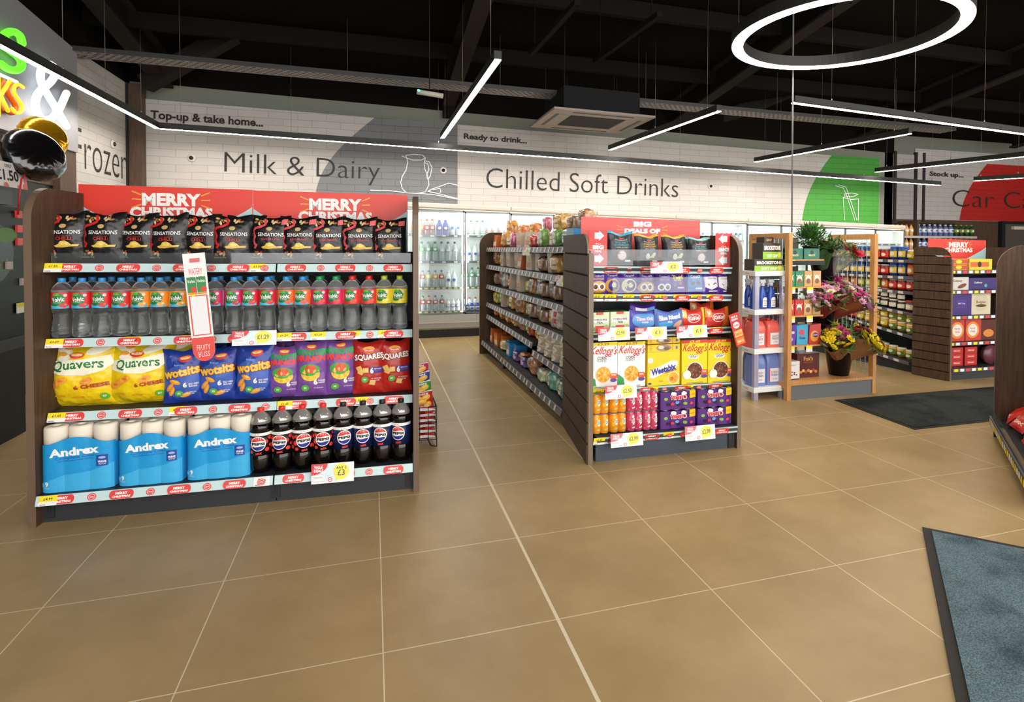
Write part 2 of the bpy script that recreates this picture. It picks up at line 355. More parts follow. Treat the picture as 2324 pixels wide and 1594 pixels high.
# right part of the shop beyond the chillers
YC=6.2
w=MB(); w.box(8.7,8.9,YB+.02,YC,0,3.9,SAGE); w.box(8.7,14,YC,YC+.15,0,3.9,SAGE); struct(w,'wall_end')
w=MB(); w.box(8.9,10.2,YC-.02,YC,1.86,3.25,brick_mat('b5b1ad','8d8985','pale_brick')); w.box(10.2,13.9,YC-.03,YC,1.9,3.38,BRICK)
for u in (2028,2075,2093): x=PY(u,400,YC).x; w.box(x-.03,x+.03,YC-.05,YC-.0,1.86,3.3,C('241f1d',.6))
cc=w.build('car_care_mural',label='painted brick mural with a big red disc and car care lettering',cat='wall mural')
a=PY(2177,500,YC-.03); b=PY(2240,372,YC-.03)
P=Print(); n=12; pts=[(a.x+(b.x-a.x)*i/n-.16*math.sin(PI*i/n),a.z+(b.z-a.z)*i/n) for i in range(n+1)]+[(13.9,b.z),(13.9,a.z)]
P.poly(pts,BRICKR); wallprint('red_disc',P,YC-.03,cc)
a=PY(2158,438,YC); b=PY(2158,468,YC); P=Print(); P.text('Car Care',a.x+1.55,(a.z+b.z)/2+.03,3.1,.36,TXT,-.014,res=4); P.text('Stock up...',PY(2145,398,YC).x,PY(2145,398,YC).z,.95,.13,TXT,.03)
MB().bake(P,lambda x,z,h:(x,YC-.036-h,z),h0=.004).build('lettering',cc)
w=MB(); w.box(8.9,13.9,YC-.03,YC-.01,0,1.9,C('3b2f28',.6,kind='wood')); struct(w,'trim_1')
o=empty('door_1',(12.6,YC-.05,0),kind='structure')
b=MB(); D=C('57504a',.5); b.box(.1,1.2,-.05,0,0,1.84,D); b.build('door_panel',o); b=MB(); b.box(0,.1,-.07,.02,0,1.9,C('17171a',.5)); b.box(.1,1.3,-.07,.02,1.84,1.9,C('17171a',.5)); b.build('door_frame',o)
b=MB(); b.box(.3,.62,-.11,-.05,1.72,1.79,C('d8d4ca',.4)); b.build('door_closer',o)
w=MB(); w.box(13.75,13.9,-7,YC,0,3.9,SAGE); struct(w,'wall_right')
# ceiling: black painted decking over rafters and purlins
w=MB()
w.hexa([(-6,YB+.8,3.62),(14,YB+.8,3.62),(14,-7,5.6),(-6,-7,5.6),(-6,YB+.8,3.7),(14,YB+.8,3.7),(14,-7,5.7),(-6,-7,5.7)],BLACKC); struct(w,'ceiling')
BEAM=C('171412',.9,.1); BEAM2=C('2b2724',.9,.1)
def zc(y): return 3.62+(5.6-3.62)*(YB+.8-y)/(YB+.8+7)
k=0
for x in (-3.2,.45,4.2,8.1,12):
    w=MB()
    for dz,wd in ((0,.18),(-.34,.18)): w.hexa([(x-wd/2,YB,zc(YB)-.03+dz),(x+wd/2,YB,zc(YB)-.03+dz),(x+wd/2,-6,zc(-6)-.03+dz),(x-wd/2,-6,zc(-6)-.03+dz),(x-wd/2,YB,zc(YB)+dz),(x+wd/2,YB,zc(YB)+dz),(x+wd/2,-6,zc(-6)+dz),(x-wd/2,-6,zc(-6)+dz)],BEAM2)
    w.hexa([(x-.01,YB,zc(YB)-.36),(x+.01,YB,zc(YB)-.36),(x+.01,-6,zc(-6)-.36),(x-.01,-6,zc(-6)-.36),(x-.01,YB,zc(YB)),(x+.01,YB,zc(YB)),(x+.01,-6,zc(-6)),(x-.01,-6,zc(-6))],BEAM)
    k+=1; struct(w,'beam_%d'%k)
for y in (4.3,2.9,1.5,.1,-1.3): 
    w=MB(); w.box(-6,13.7,y-.04,y+.04,zc(y)-.2,zc(y)-.02,BEAM); k+=1; struct(w,'beam_%d'%k)
for (a,b) in (((330,190),(700,-20)),((1560,300),(2010,120))):
    w=MB(); p=PZ(a[0],a[1],3.35); q_=PZ(b[0],b[1],4.4) ; w.beam(p,q_,.16,.2,BEAM2); k+=1; struct(w,'beam_%d'%k)
w=MB(); p=mz(958,262); w.box(.37,.53,YB-.12,YB,p.z-.02,3.6,BEAM); k+=1; struct(w,'beam_%d'%k)
# perforated cable tray
PERF=C('8b8682',.45,metal=.3)
yt=PZ(400,160,3.2).y
o=empty('cable_tray',(0,0,0),label='long perforated metal cable tray running high across the black ceiling',cat='cable tray')
pa,pb=PY(100,118,yt),PY(2150,300,yt)
w=MB(); d=Vector((pb.x-pa.x,0,pb.z-pa.z)); L_=d.length; d.normalize(); nx=int(L_/.075)
for r_ in range(6):
    y0,y1=yt-.15+.05*r_+(.0),yt-.15+.05*r_+.022
    w.hexa([(pa.x,y0,pa.z),(pb.x,y0,pb.z),(pb.x,y1,pb.z),(pa.x,y1,pa.z)]+[(p.x,y,p.z+.003) for p,y in ((pa,y0),(pb,y0),(pb,y1),(pa,y1))],PERF)
    if r_<5:
        for i in range(nx):
            t0=(i+(.5 if r_%2 else 0))*L_/nx; a_=pa+d*t0; b_=pa+d*min(L_,t0+.04); w.poly([(a_.x,y1,a_.z+.001),(a_.x,y1+.028,a_.z+.001),(b_.x,y1+.028,b_.z+.001),(b_.x,y1,b_.z+.001)],PERF)
w.build('tray_base_slat',o)
w=MB()
for y in (yt-.152,yt+.125): w.hexa([(pa.x,y,pa.z),(pb.x,y,pb.z),(pb.x,y+.004,pb.z),(pa.x,y+.004,pa.z),(pa.x,y,pa.z+.05),(pb.x,y,pb.z+.05),(pb.x,y+.004,pb.z+.05),(pa.x,y+.004,pa.z+.05)],C('2d2b2a',.5))
w.build('tray_side_rail',o)
for x in (-2.6,-.9,.9,2.9,5,7.2): MB().tube([(x,yt,pa.z+(pb.z-pa.z)*(x-pa.x)/(pb.x-pa.x)),(x,yt,zc(yt)-.02)],.005,C('3a3836',.5),5).build('hanger_rod',o)
# ------------------------------------------------------------------ lights
LED=C('fff6ea',.5,emit=19); LBODY=C('24231f',.5)
WIRE=C('9a958c',.35,metal=.6)
def linear(label,a,b,wires,group=None,w_=.06,h_=.072):
    a=Vector(a);b=Vector(b); o=empty('linear_pendant_light',a,label=label,cat='pendant light',group=group); d=b-a; n=d.normalized()
    side=n.cross(Vector((0,0,1))).normalized()*w_/2; u_=Vector((0,0,1))
    m=MB(); t=.004
    m.hexa([-side+u_*.006,side+u_*.006,d+side+u_*.006,d-side+u_*.006,-side+u_*h_,side+u_*h_,d+side+u_*h_,d-side+u_*h_],LBODY)
    for s_ in (-1,1):
        q0=side*s_; q1=side*s_*.9; m.hexa([q0,q1,d+q1,d+q0,q0+u_*.01,q1+u_*.01,d+q1+u_*.01,d+q0+u_*.01],LBODY)
    m.build('housing',o)
    m=MB(); s2=side*.88; m.hexa([-s2-u_*.001,s2-u_*.001,d+s2-u_*.001,d-s2-u_*.001,-s2+u_*.006,s2+u_*.006,d+s2+u_*.006,d-s2+u_*.006],LED); m.build('diffuser',o)
    for t in wires:
        p=d*t+u_*h_; top=zc((a+p).y)-a.z
        MB().tube([p,Vector((p.x,p.y,top))],.0016,WIRE,4).lathe([(.007,p.z),(.007,p.z+.03),(.002,p.z+.035)],8,C('c9c6c0',.3,metal=1),p.x,p.y).build('suspension_wire',o)
    return o
zL=2.72; ca=PZ(357,292,zL); cb=PY(2133,421,ca.y); cl=PX(-60,73,ca.x)
linear('long pendant strip light running in front of the drinks mural',ca,cb,(.02,.12,.27,.42,.57,.72,.86,.985),'pendant strip lights')
linear('pendant strip light passing in front of the neon sign to the mural corner',(ca.x,ca.y,ca.z),cl,(.15,.42,.66),'pendant strip lights')
def two(u0,v0,u1,v1,z,lab,wr=(.08,.5,.92)): linear(lab,PZ(u0,v0,z),PZ(u1,v1,z),wr,'pendant strip lights')
two(1004,314,1130,136,2.8,'steeply angled pendant strip light above the first aisle, beside the ceiling cassette')
two(1384,341,1632,253,2.8,'pendant strip light above the shelving with slatted end, past the ceiling cassette')
two(1714,368,2066,304,2.72,'pendant strip light crossing in front of the green disc')
linear('pendant strip light with mitred end just below the glowing ring light',PY(1800,234,PZ(1800,234,2.8).y),PY(2420,318,PZ(1800,234,2.8).y),(.12,.4,.66,.9),'pendant strip lights')
two(1987,391,2370,351,2.62,'pendant strip light pointing at the car care mural')
two(2210,411,2420,398,2.5,'furthest pendant strip light in front of the red disc')
# ring
rc=Vector((2.52,.14,2.8)); R0,R1=.74,.665
o=empty('ring_pendant_light',rc,label='large circular ring pendant light glowing white, hung on thin wires',cat='pendant light')
pr=lambda r,z:(r,z)
m=MB(); n=72
def ring(m,prof,mat):
    b=len(m.v); k=len(prof)
    for r,z in prof:
        for i in range(n): t=2*PI*i/n; m.v.append((r*math.cos(t),r*math.sin(t),z))
    for j in range(k):
        j2=(j+1)%k
        for i in range(n): i2=(i+1)%n; m.f.append((b+j*n+i,b+j*n+i2,b+j2*n+i2,b+j2*n+i)); m.m.append(m.mi(mat)); m.sm.append(False)
ring(m,[(R1-.004,.004),(R1-.004,.085),(R0+.004,.085),(R0+.004,.004)],LBODY); m.build('housing',o)
m=MB(); ring(m,[(R1,-.001),(R1,.003),(R0,.003),(R0,-.001)],C('fff3df',.5,emit=18)); m.build('diffuser',o)
for t in (.3,1.35,2.4,3.45,4.5,5.6): 
    x,y=.7*math.cos(t),.7*math.sin(t); MB().tube([(x,y,.085),(x,y,zc(rc.y+y)-rc.z)],.0016,WIRE,4).build('suspension_wire',o)
# unseen strips of the same kind, added behind the camera as fill light
linear('unseen fill strip light added behind the camera, neon sign side',(-2.6,-4.6,2.95),(-2.6,-1.9,2.95),(.1,.9),'pendant strip lights'); linear('unseen fill strip light added behind the camera, flower stand side',(2.6,-5.2,2.95),(2.6,-2.4,2.95),(.1,.9),'pendant strip lights')
linear('unseen fill strip light added behind the camera, between the other two',(.2,-5.4,2.95),(.2,-2.9,2.95),(.1,.9),'pendant strip lights')
# emergency light and air-con cassette
p=PY(975,213,3.0)
o=empty('emergency_light',p,label='slim white emergency light with a green lamp fixed under a black beam',cat='emergency light')
m=MB(); m.tube([(-.13,0,.012),(.14,0,-.012)],.026,C('c9c5bd',.4),10); m.build('housing',o); m=MB(); m.blob((-.115,-.02,.022),(.012,.012,.012),C('2ee89a',.3,emit=4)); m.build('indicator_lamp',o)
m=MB(); m.tube([(.0,0,.02),(.0,0,zc(3.0)-p.z-.02)],.006,BEAM2,5); m.build('hanger_rod',o)
q4=[PZ(u,v,2.95) for u,v in ((1203,289),(1410,305),(1488,268),(1258,247))]
o=empty('air_conditioning_cassette',(0,0,0),label='square ceiling air conditioning cassette with a dark central grille, hung below the beams',cat='air conditioner')
def qz(u,v,dz): 
    a=q4[0].lerp(q4[1],u); b=q4[3].lerp(q4[2],u); r=a.lerp(b,v); return (r.x,r.y,r.z+dz)
PK=C('9b8d86',.5)
m=MB()
def bi(m,u0,u1,v0,v1,z0,z1,mat): m.hexa([qz(u0,v0,z0),qz(u1,v0,z0),qz(u1,v1,z0),qz(u0,v1,z0),qz(u0,v0,z1),qz(u1,v0,z1),qz(u1,v1,z1),qz(u0,v1,z1)],mat)
for a in ((0,1,0,.22),(0,1,.78,1),(0,.22,.22,.78),(.78,1,.22,.78)): bi(m,*a,0,.03,PK)
m.build('fascia_panel',o,bevel=.006)
m=MB(); bi(m,.22,.78,.22,.78,.008,.02,C('1d1b1a',.6))
for i in range(14): t=.23+.54*i/14; bi(m,.23,.77,t,t+.012,.002,.01,C('2d2a28',.5))
m.build('intake_grille',o)
for a in ((.2,.8,.07,.1),(.2,.8,.9,.93),(.07,.1,.2,.8),(.9,.93,.2,.8)): m=MB(); bi(m,*a,-.004,.002,C('3a3330',.5)); m.build('air_flap',o)
m=MB(); bi(m,.12,.88,.12,.88,.03,.33,C('1a1b1d',.8,.2)); m.build('casing',o)
for a in ((.13,.13),(.87,.13),(.13,.87),(.87,.87)): x,y,z=qz(*a,.33); MB().tube([(x,y,z),(x,y,zc(y))],.006,BEAM2,5).build('hanger_rod',o)
for k,(a,b) in enumerate((((1205,122),(1310,5)),((1350,140),(1497,32)))):
    m=MB(); pa_=PZ(*a,3.4); pb_=PZ(*b,3.4); m.beam(pa_,pb_,.05,.05,BEAM); r_=m.build('ceiling_rail',label=('black suspension rail under the ceiling nearer the neon sign','black suspension rail under the ceiling nearer the ring light')[k],cat='ceiling rail')
    for t in (.1,.9): p=pa_.lerp(pb_,t); MB().tube([p,(p.x,p.y,zc(p.y))],.006,BEAM,5).build('hanger_rod',r_)
# thin black post/cable down to the flower stand
p=PY(1797,530,1.0)
m=MB(); m.tube([(p.x,1.0,1.46),(p.x-.02,1.0,zc(1)-.05)],.0065,C('8f9499',.35,metal=.5),8); m.build('upright_pole',label='thin grey pole rising from the wooden flower stand to the ceiling',cat='pole')
# ------------------------------------------------------------------ product makers
def bag(name,w,h,t,mat,P,seed=0,nx=14,nz=18,back=None,flare=.08,wr=.006):
    h00=.0009+max(0,wr-.006)*.12
    sd=Vector((seed*3.7,seed*1.3,0))
    def T(u,v):
        a=max(0,math.sin(PI*min(max(u,0),1)))**.5*max(0,math.sin(PI*min(max(v,0),1)))**.55
        e=noise.noise(Vector((u*3.2,v*3.6,0))+sd)*wr+abs(noise.noise(Vector((u*6,v*5,4))+sd))*wr*.8
        return t/2*a+e*(.35+.65*a)
    def X(u,v): return (u-.5)*w*(1-flare*math.sin(PI*v)+.012*noise.noise(Vector((v*5,u,9))+sd)*2)
    def Z(u,v): return v*h-(.02*math.cos(2*PI*(u-.5))*(v-.5) if v>.5 else 0)+ (.006*noise.noise(Vector((u*5,2,5))+sd) if v>.9 else 0)
    m=MB(); m.grid(nx,nz,lambda u,v:(X(u,v),-T(u,v),Z(u,v)),mat); m.grid(nx,nz,lambda u,v:(X(1-u,v),T(1-u,v)*.8,Z(1-u,v)),back or mat)
    ND=[[(X(i/nx,j/nz),-T(i/nx,j/nz),Z(i/nx,j/nz)) for i in range(nx+1)] for j in range(nz+1)]
    def bl(x,z,hh):
        a=min(max((x/w+.5)*nx,0),nx-1e-6); b=min(max(z/h*nz,0),nz-1e-6); i,j=int(a),int(b); a-=i; b-=j
        q=[ND[j][i][k]*(1-a)*(1-b)+ND[j][i+1][k]*a*(1-b)+ND[j+1][i][k]*(1-a)*b+ND[j+1][i+1][k]*a*b for k in range(3)]
        return (q[0],q[1]-hh,q[2])
    m.bake(P,bl,dx=w/nx,dy=h/nz,ox=-w/2,dl=.0003,h0=h00)
    return m.build(name)
def carton(name,w,d,h,mat,P,top=None,side=None,bev=.002,tilt=0):
    m=MB(); m.box(-w/2,w/2,0,d,0,h,mat); 
    if top: m.poly([(-w/2,-.0001,h+.0004),(w/2,-.0001,h+.0004),(w/2,d,h+.0004),(-w/2,d,h+.0004)],top)
    if side: 
        for s_ in (-1,1): x=s_*(w/2+.0004); q=[(x,0,0),(x,0,h),(x,d,h),(x,d,0)]; m.poly(q if s_<0 else q[::-1],side)
    m.bake(P,lambda x,z,hh:(x,-hh,z)); return m.build(name)
def supers(m,w,d,h,mat,n=16,k=10,e=.45,jit=0,seed=0,z0=0):
    sg=lambda a,p:math.copysign(abs(a)**p,a); b=len(m.v)
    for j in range(k+1):
        ph=-PI/2+PI*j/k
        for i in range(n):
            t=2*PI*i/n; cx_=sg(math.cos(ph),e)*sg(math.cos(t),e); cy_=sg(math.cos(ph),e)*sg(math.sin(t),e); cz_=sg(math.sin(ph),e)
            q=1+jit*noise.noise(Vector((cx_*2.3+seed,cy_*2.3,cz_*2.3)))
            m.v.append((cx_*w/2*q,d/2+cy_*d/2*q,z0+h/2+cz_*h/2*q))
    for j in range(k):
        for i in range(n): i2=(i+1)%n; m.f.append((b+j*n+i,b+j*n+i2,b+(j+1)*n+i2,b+(j+1)*n+i)); m.m.append(m.mi(mat)); m.sm.append(True)
    return m
def cyl(R,cz=0): return lambda x,z,h:((R+h)*math.sin(x/R),-(R+h)*math.cos(x/R),z+cz)
GL=lambda h,kind='foil',r=.28,coat=0:C(h,r,.5,0,0,coat,kind)
PL=lambda h,r=.35:C(h,r,.5)
def rays(P,cx_,cy_,w,h,mat,n=3):
    for s_ in (-1,1):
        for a in (-.5,0.05,.55): P.line([(cx_+s_*w*.5,cy_+a*h*.62),(cx_+s_*w*.64,cy_+a*h*1.05)],h*.085,mat)
def roundpoly(x0,y0,x1,y1,r,n=5):
    o=[]
    for cx_,cy_,a in ((x1-r,y0+r,-PI/2),(x1-r,y1-r,0),(x0+r,y1-r,PI/2),(x0+r,y0+r,PI)):
        for i in range(n+1): t=a+PI/2*i/n; o.append((cx_+r*math.cos(t),cy_+r*math.sin(t)))
    return o
CLEARW=clear('clear_water','f4f8f8',rough=.02,kind='solid'); PET=clear('clear_plastic','e9eef0',alpha=.72,rough=.08,gloss=.5); ACR=clear('acrylic','f4f8fa',alpha=.975,rough=.03,gloss=.12); GLASS=clear('door_glass','f4fbfb',alpha=.97,rough=.03,gloss=.12)
FILM=clear('shrink_film','f3f5f6',alpha=.75,rough=.15,gloss=.7)
# -- water bottle
FL={'strawberry':('d9262b','c92a24','2f8fd6'),'mango':('f0962a','f0a030','2f8fd6'),'berry':('cf2468','b51e3f','2f8fd6'),'cherry':('d02330','d8342a','2f8fd6'),'peach':('ee6f35','e2552d','2f8fd6'),'raspberry':('d81f58','e23a3f','1e9a54'),'watermelon':('e0302c','e8452f','e0281f'),'lemon':('e6cf2a','e8d83a','b7c92a')}
def water(fl):
    c,fr,cap=FL[fl]; o=empty('water_bottle',cat='water bottle')
    pr=[(.02,.004),(.036,0),(.042,.008),(.0425,.02),(.0405,.028),(.043,.036),(.0405,.046),(.0425,.054),(.0395,.064),(.041,.074),(.0375,.09),(.0355,.108),(.0375,.126),(.042,.14),(.0435,.15),(.0435,.238),(.0425,.246),(.035,.264),(.024,.28),(.015,.288),(.0145,.3)]
    MB().lathe(pr,24,CLEARW).build('bottle_body',o)
    cm=PL(cap,.4); MB().lathe([(.0155,.288),(.0165,.29),(.0165,.306),(.0155,.309),(1e-5,.309)],20,cm).build('cap',o)
    m=MB(); base=C(c,.4); m.lathe([(.0442,.152),(.0442,.236)],28,C('dfe2e2',.4))
    P=Print(); P.rect(-.058,.0,.058,.084,base)
    if fl in('strawberry','mango','berry','cherry','peach'): P.rect(-.04,.0,.04,.02,C('49b7e0',.4))
    P.poly([(-.036,.018),(-.03,.058),(-.018,.076),(.006,.08),(.02,.066),(.026,.05),(.02,.028),(.004,.016),(-.016,.012)],C('1e7a43',.4))
    P.ell(-.012,.072,.014,.008,C('5cb23a',.4)); P.text('Volvic',-.005,.047,.052,.024,WHITE,.03,rot=.08); P.text('TOUCH OF FRUIT',-.008,.03,.034,.006,C('dff0d8',.5),.0,res=1)
    for x,y,r_ in ((.012,.016,.012),(.028,.02,.011),(.02,.011,.009)): P.ell(x,y,r_,r_*.85,C(fr,.35),14)
    P.ell(.026,.02,.006,.005,C('fbe3a0' if fl in('mango','lemon') else 'f06a50',.4),10); P.ell(.025,.068,.008,.008,C('f3d6d6',.5),12)
    m.bake(P,cyl(.0444,.152),dx=.007,dl=.0001,h0=.0003); m.build('label',o); return o
# -- cola bottle
def cola(kind):
    o=empty('cola_bottle',cat='cola bottle'); dk=C('0a0706',.08,.6)
    MB().lathe([(.012,.012),(.03,.0),(.044,.006),(.051,.03),(.0535,.055),(.0535,.1),(.052,.102),(.052,.212),(.0535,.214),(.0535,.235),(.052,.258)],28,dk).build('bottle_body',o)
    MB().lathe([(.052,.258),(.048,.276),(.038,.294),(.024,.307),(.0145,.314),(.0145,.322)],28,clear('smoky_plastic','b9b7b2',alpha=.45,rough=.1,gloss=.9)).build('bottle_shoulder',o)
    MB().lathe([(.0155,.314),(.0165,.316),(.0165,.333),(.0155,.335),(1e-5,.335)],20,PL('e02a20' if kind=='cherry' else '16161a',.35)).build('cap',o)
    m=MB(); R=.0542; m.lathe([(R,.096),(R,.216)],32,C('0c0b0d' if kind=='cherry' else '14224e',.35)); P=Print()
    P.rect(-.085,.103,.085,.118,WHITE); P.text('£1.79',-.006,.11,.022,.007,C('8a8a92',.5),.02)
    if kind=='cherry':
        for x,y,r_ in ((-.038,.085,.011),(-.042,.05,.014),(-.036,.02,.01),(.038,.07,.012),(.044,.03,.012),(.06,.09,.012),(-.06,.08,.012),(-.062,.03,.012),(.064,.05,.01)): P.ell(x,y,r_,r_*.85,REDS,14)
    P.ell(0,.063,.0375,.0375,WHITE,30); B=C('23308f',.35)
    up_=[(.0335*math.cos(t),.063+.0335*math.sin(t)) for t in [PI*(.1+.8*i/14) for i in range(15)]]; lo_=[(.0335*math.cos(t),.063+.0335*math.sin(t)) for t in [PI*(1.12+.76*i/14) for i in range(15)]]
    P.poly(up_+[(-.012,.074),(.012,.079)],REDS); P.poly(lo_+[(.012,.05),(-.012,.046)],B); P.text('PEPSI',0,.0625,.062,.0135,BLK,.06); P.text('MAX',.004,.013,.03,.011,REDS,.07,rot=.1)
    m.bake(P,cyl(R,.096),dx=.008,dl=.00012,h0=.0004); m.build('label',o); return o
# -- black crisp bag
GOLD=C('c8a96a',.4); GOLDD=C('8d6a34',.5)
def crisps(kind,seed):
    w,h=.205,.275; P=Print(); rb=C('c62822' if kind=='chilli' else 'd9505c',.4)
    for k,(x,y) in enumerate(((-.075,.25),(-.055,.243),(-.06,.225),(-.035,.245),(-.08,.232),(.01,.252),(.03,.246),(.045,.238),(.02,.24),(-.02,.25),(-.07,.06),(-.055,.05),(-.04,.045),(-.08,.045))): P.ell(x,y,.011,.0065,(GOLD,GOLDD,C('d8c08a',.4))[k%3],9,r=k*.9)
    for k,(x,y) in enumerate(((-.045,.234),(-.02,.24),(.035,.252),(-.06,.062),(-.04,.06))): P.ell(x,y,.005,.005,REDS,8)
    P.line([(-.03,.262),(-.022,.245),(-.025,.225),(-.05,.208),(-.08,.197),(-.094,.185),(-.09,.17),(-.082,.15),(-.09,.13),(-.083,.11),(-.07,.1),(-.078,.085)],.013,rb)
    P.ell(0,.2,.0165,.013,GOLD,16); P.text('SENSATIONS',.008,.163,.142,.021,WHITE,.012,shear=0); 
    if kind=='chilli': P.text('THAI SWEET',.004,.14,.07,.008,C('8e1c18',.4),.02,res=1); P.text('CHILLI',.004,.127,.075,.016,C('b3241d',.4),.03)
    else: P.text('KING PRAWN',.006,.135,.1,.013,C('c64a56',.4),.02); P.rect(.06,.222,.095,.252,C('e4646e',.4))
    P.poly([(-.04,.088),(-.02,.096),(-.01,.112),(.01,.116),(.028,.106),(.04,.094),(.075,.096),(.07,.084),(.03,.082),(0,.078),(-.03,.08)],C('d9b54a',.35)); P.ell(.008,.1,.018,.009,C('e8cc6c',.35),12)
    P.text('Nutrition 150g',-.06,.028,.06,.012,C('b5b2ae',.5),.01,res=1)
    return tag(bag('crisp_packet',w,h,.075,GL('161515',r=.3),P,seed),cat='crisp packet')
def quavers(seed,k=1):
    w,h=.37*k,.37; P=Print(); Y=GL('f2cf18',r=.3); Wt=C('f6f1dc',.4)
    for x,y,a,b,r_ in ((-.08,.32,.06,.022,-.4),(.09,.31,.055,.025,.3),(-.06,.27,.035,.016,.2)): P.ell(x*k,y,a,b,Wt,14,r=r_)
    for x,y in ((-.07,.29),(-.05,.325)): P.ell(x*k,y,.02,.012,C('f4a53a',.4),12)
    P.poly([(-.15*k,.2),(-.13*k,.245),(-.05*k,.262),(.03*k,.262),(.14*k,.275),(.16*k,.23),(.12*k,.195),(.04*k,.172),(-.06*k,.178)],Wt)
    P.text('Quavers',.005,.222,.235*k,.062,C('1d7a3a',.4),.022,rot=.06,wave=.01); P.ell(.0,.285,.035,.017,REDS,16); P.ell(0,.29,.03,.008,C('f4b030',.4),12); P.text('WALKERS',0,.286,.052,.011,Wt,.03)
    for x,y in ((-.09,.13),(-.06,.145),(.05,.14),(-.11,.115)): P.ell(x*k,y,.03,.017,C('f0a03c',.4),14,r=.5); P.ell(x*k,y+.002,.012,.007,C('d97c22',.4),10)
    P.text('6 CHEESE',.07*k,.115,.15*k,.022,C('b23a2a',.4),.04,rot=.12); P.ell(.12*k,.055,.02,.018,C('62b83c',.4)); P.text('87',.12*k,.055,.016,.012,Wt,.03)
    for x,y in ((-.1,.06),(-.02,.05),(.06,.03)): P.rect(x,y,x+.05,y+.008,C('e6a81c',.4))
    return tag(bag('multipack_crisp_bag',w,h,.19,Y,P,seed,18,20,wr=.016,flare=.04),cat='crisp bag')
def wotsits(seed):
    w,h=.205,.32; P=Print(); Bl=GL('27409a',r=.3); O=C('ef9a32',.4); Wt=C('f2eee6',.4)
    P.ell(0,.13,.1,.1,C('3a5fb8',.35),20); P.ell(.02,.27,.034,.02,REDS,14); P.ell(.02,.275,.028,.01,C('f4b030',.4),12); P.text('WALKERS',.02,.272,.045,.009,Wt,.03,res=1)
    P.text('wotsits',0,.188,.198,.062,C('7c2a10',.4),.075,rot=.15); P.text('wotsits',0,.188,.188,.054,C('f7c24a',.4),.045,rot=.15); P.text('BAKED',-.01,.232,.05,.01,C('8fb4e8',.4),.02,res=1)
    for x,y,r_ in ((-.06,.1,.9),(-.05,.075,1.2),(-.03,.13,-.4),(.02,.05,.3)): P.ell(x,y,.03,.013,O,14,r=r_); P.ell(x+.003,y+.003,.018,.006,C('f8b958',.4),10,r=r_)
    P.text('6',.022,.11,.022,.032,Wt,.05); P.text('REALLY CHEESY',.065,.114,.048,.01,Wt,.03,res=1); P.text('BAGS',.062,.1,.04,.01,Wt,.03,res=1)
    P.ell(-.012,.06,.022,.018,C('57b548',.4)); P.text('82',-.012,.06,.018,.012,Wt,.04); P.text('NO ARTIFICIAL',.05,.065,.05,.007,Wt,.01,res=1); P.text('COLOURS',.045,.055,.04,.007,Wt,.01,res=1)
    return tag(bag('multipack_crisp_bag',w,h,.1,Bl,P,seed),cat='crisp bag')
def munch(seed):
    w,h=.19,.32; P=Print(); Pu=GL('7a4c9c',r=.32); Wt=C('f2eee6',.4)
    P.ell(0,.29,.03,.02,REDS,14); P.ell(0,.295,.026,.009,C('f4b030',.4),12); P.text('WALKERS',0,.29,.042,.009,Wt,.03,res=1)
    P.text('MONSTER',0,.25,.185,.036,C('1f9a48',.4),.06,wave=.008); P.text('MUNCH',0,.217,.165,.034,REDS,.06,wave=.006)
    P.ell(0,.13,.055,.04,C('f2d73a',.4),16); P.ell(-.005,.155,.06,.035,C('46a83f',.4),16); P.ell(0,.16,.035,.025,C('e2502e',.4),14)
    for k in range(7): t=k*.9; P.ell(.04*math.cos(t),.13+.022*math.sin(t),.012,.007,C('efb45c',.4),9,r=t)
    P.text('6',.03,.085,.024,.034,Wt,.05); P.text('PICKLED',.065,.092,.04,.009,Wt,.03,res=1); P.text('ONION',.062,.08,.035,.009,Wt,.03,res=1); P.ell(-.03,.05,.023,.019,C('57b548',.4)); P.text('95',-.03,.05,.018,.012,Wt,.04); P.text('NO ARTIFICIAL',.045,.05,.05,.007,Wt,.01,res=1)
    return tag(bag('multipack_crisp_bag',w,h,.09,Pu,P,seed),cat='crisp bag')
def squares(seed):
    w,h=.185,.31; P=Print(); R_=GL('b5251d',r=.32); Wt=C('f2eee6',.4)
    P.ell(0,.265,.035,.022,C('f4b030',.4),16); P.ell(0,.26,.034,.013,REDS,14); P.text('WALKERS',0,.262,.055,.011,Wt,.03,res=1)
    P.text('SQUARES',0,.212,.183,.046,BLK,.07,rot=.06,wave=.006); P.text('SQUARES',0,.213,.175,.04,Wt,.04,rot=.06,wave=.006)
    for x,y,r_ in ((-.05,.13,.3),(-.02,.14,.8),(.02,.065,.5),(-.06,.15,1.2)): P.add([[(x+.024*math.cos(r_+PI/2*i),y+.02*math.sin(r_+PI/2*i)) for i in range(4)]],C('e9c06a',.4))
    P.rect(.005,.122,.088,.158,C('27409a',.4)); P.text('6',.018,.138,.022,.036,Wt,.05); P.text('READY SALTED',.055,.147,.045,.008,Wt,.02,res=1); P.text('CHEESE ONION',.055,.135,.045,.008,REDS,.02,res=1)
    P.ell(-.025,.085,.021,.019,C('57b548',.4)); P.text('97',-.025,.085,.018,.012,Wt,.04); P.text('NO ARTIFICIAL',.045,.09,.06,.007,Wt,.01,res=1); P.text('FLAVOURS',.04,.078,.045,.007,Wt,.01,res=1)
    return tag(bag('multipack_crisp_bag',w,h,.08,R_,P,seed),cat='crisp bag')
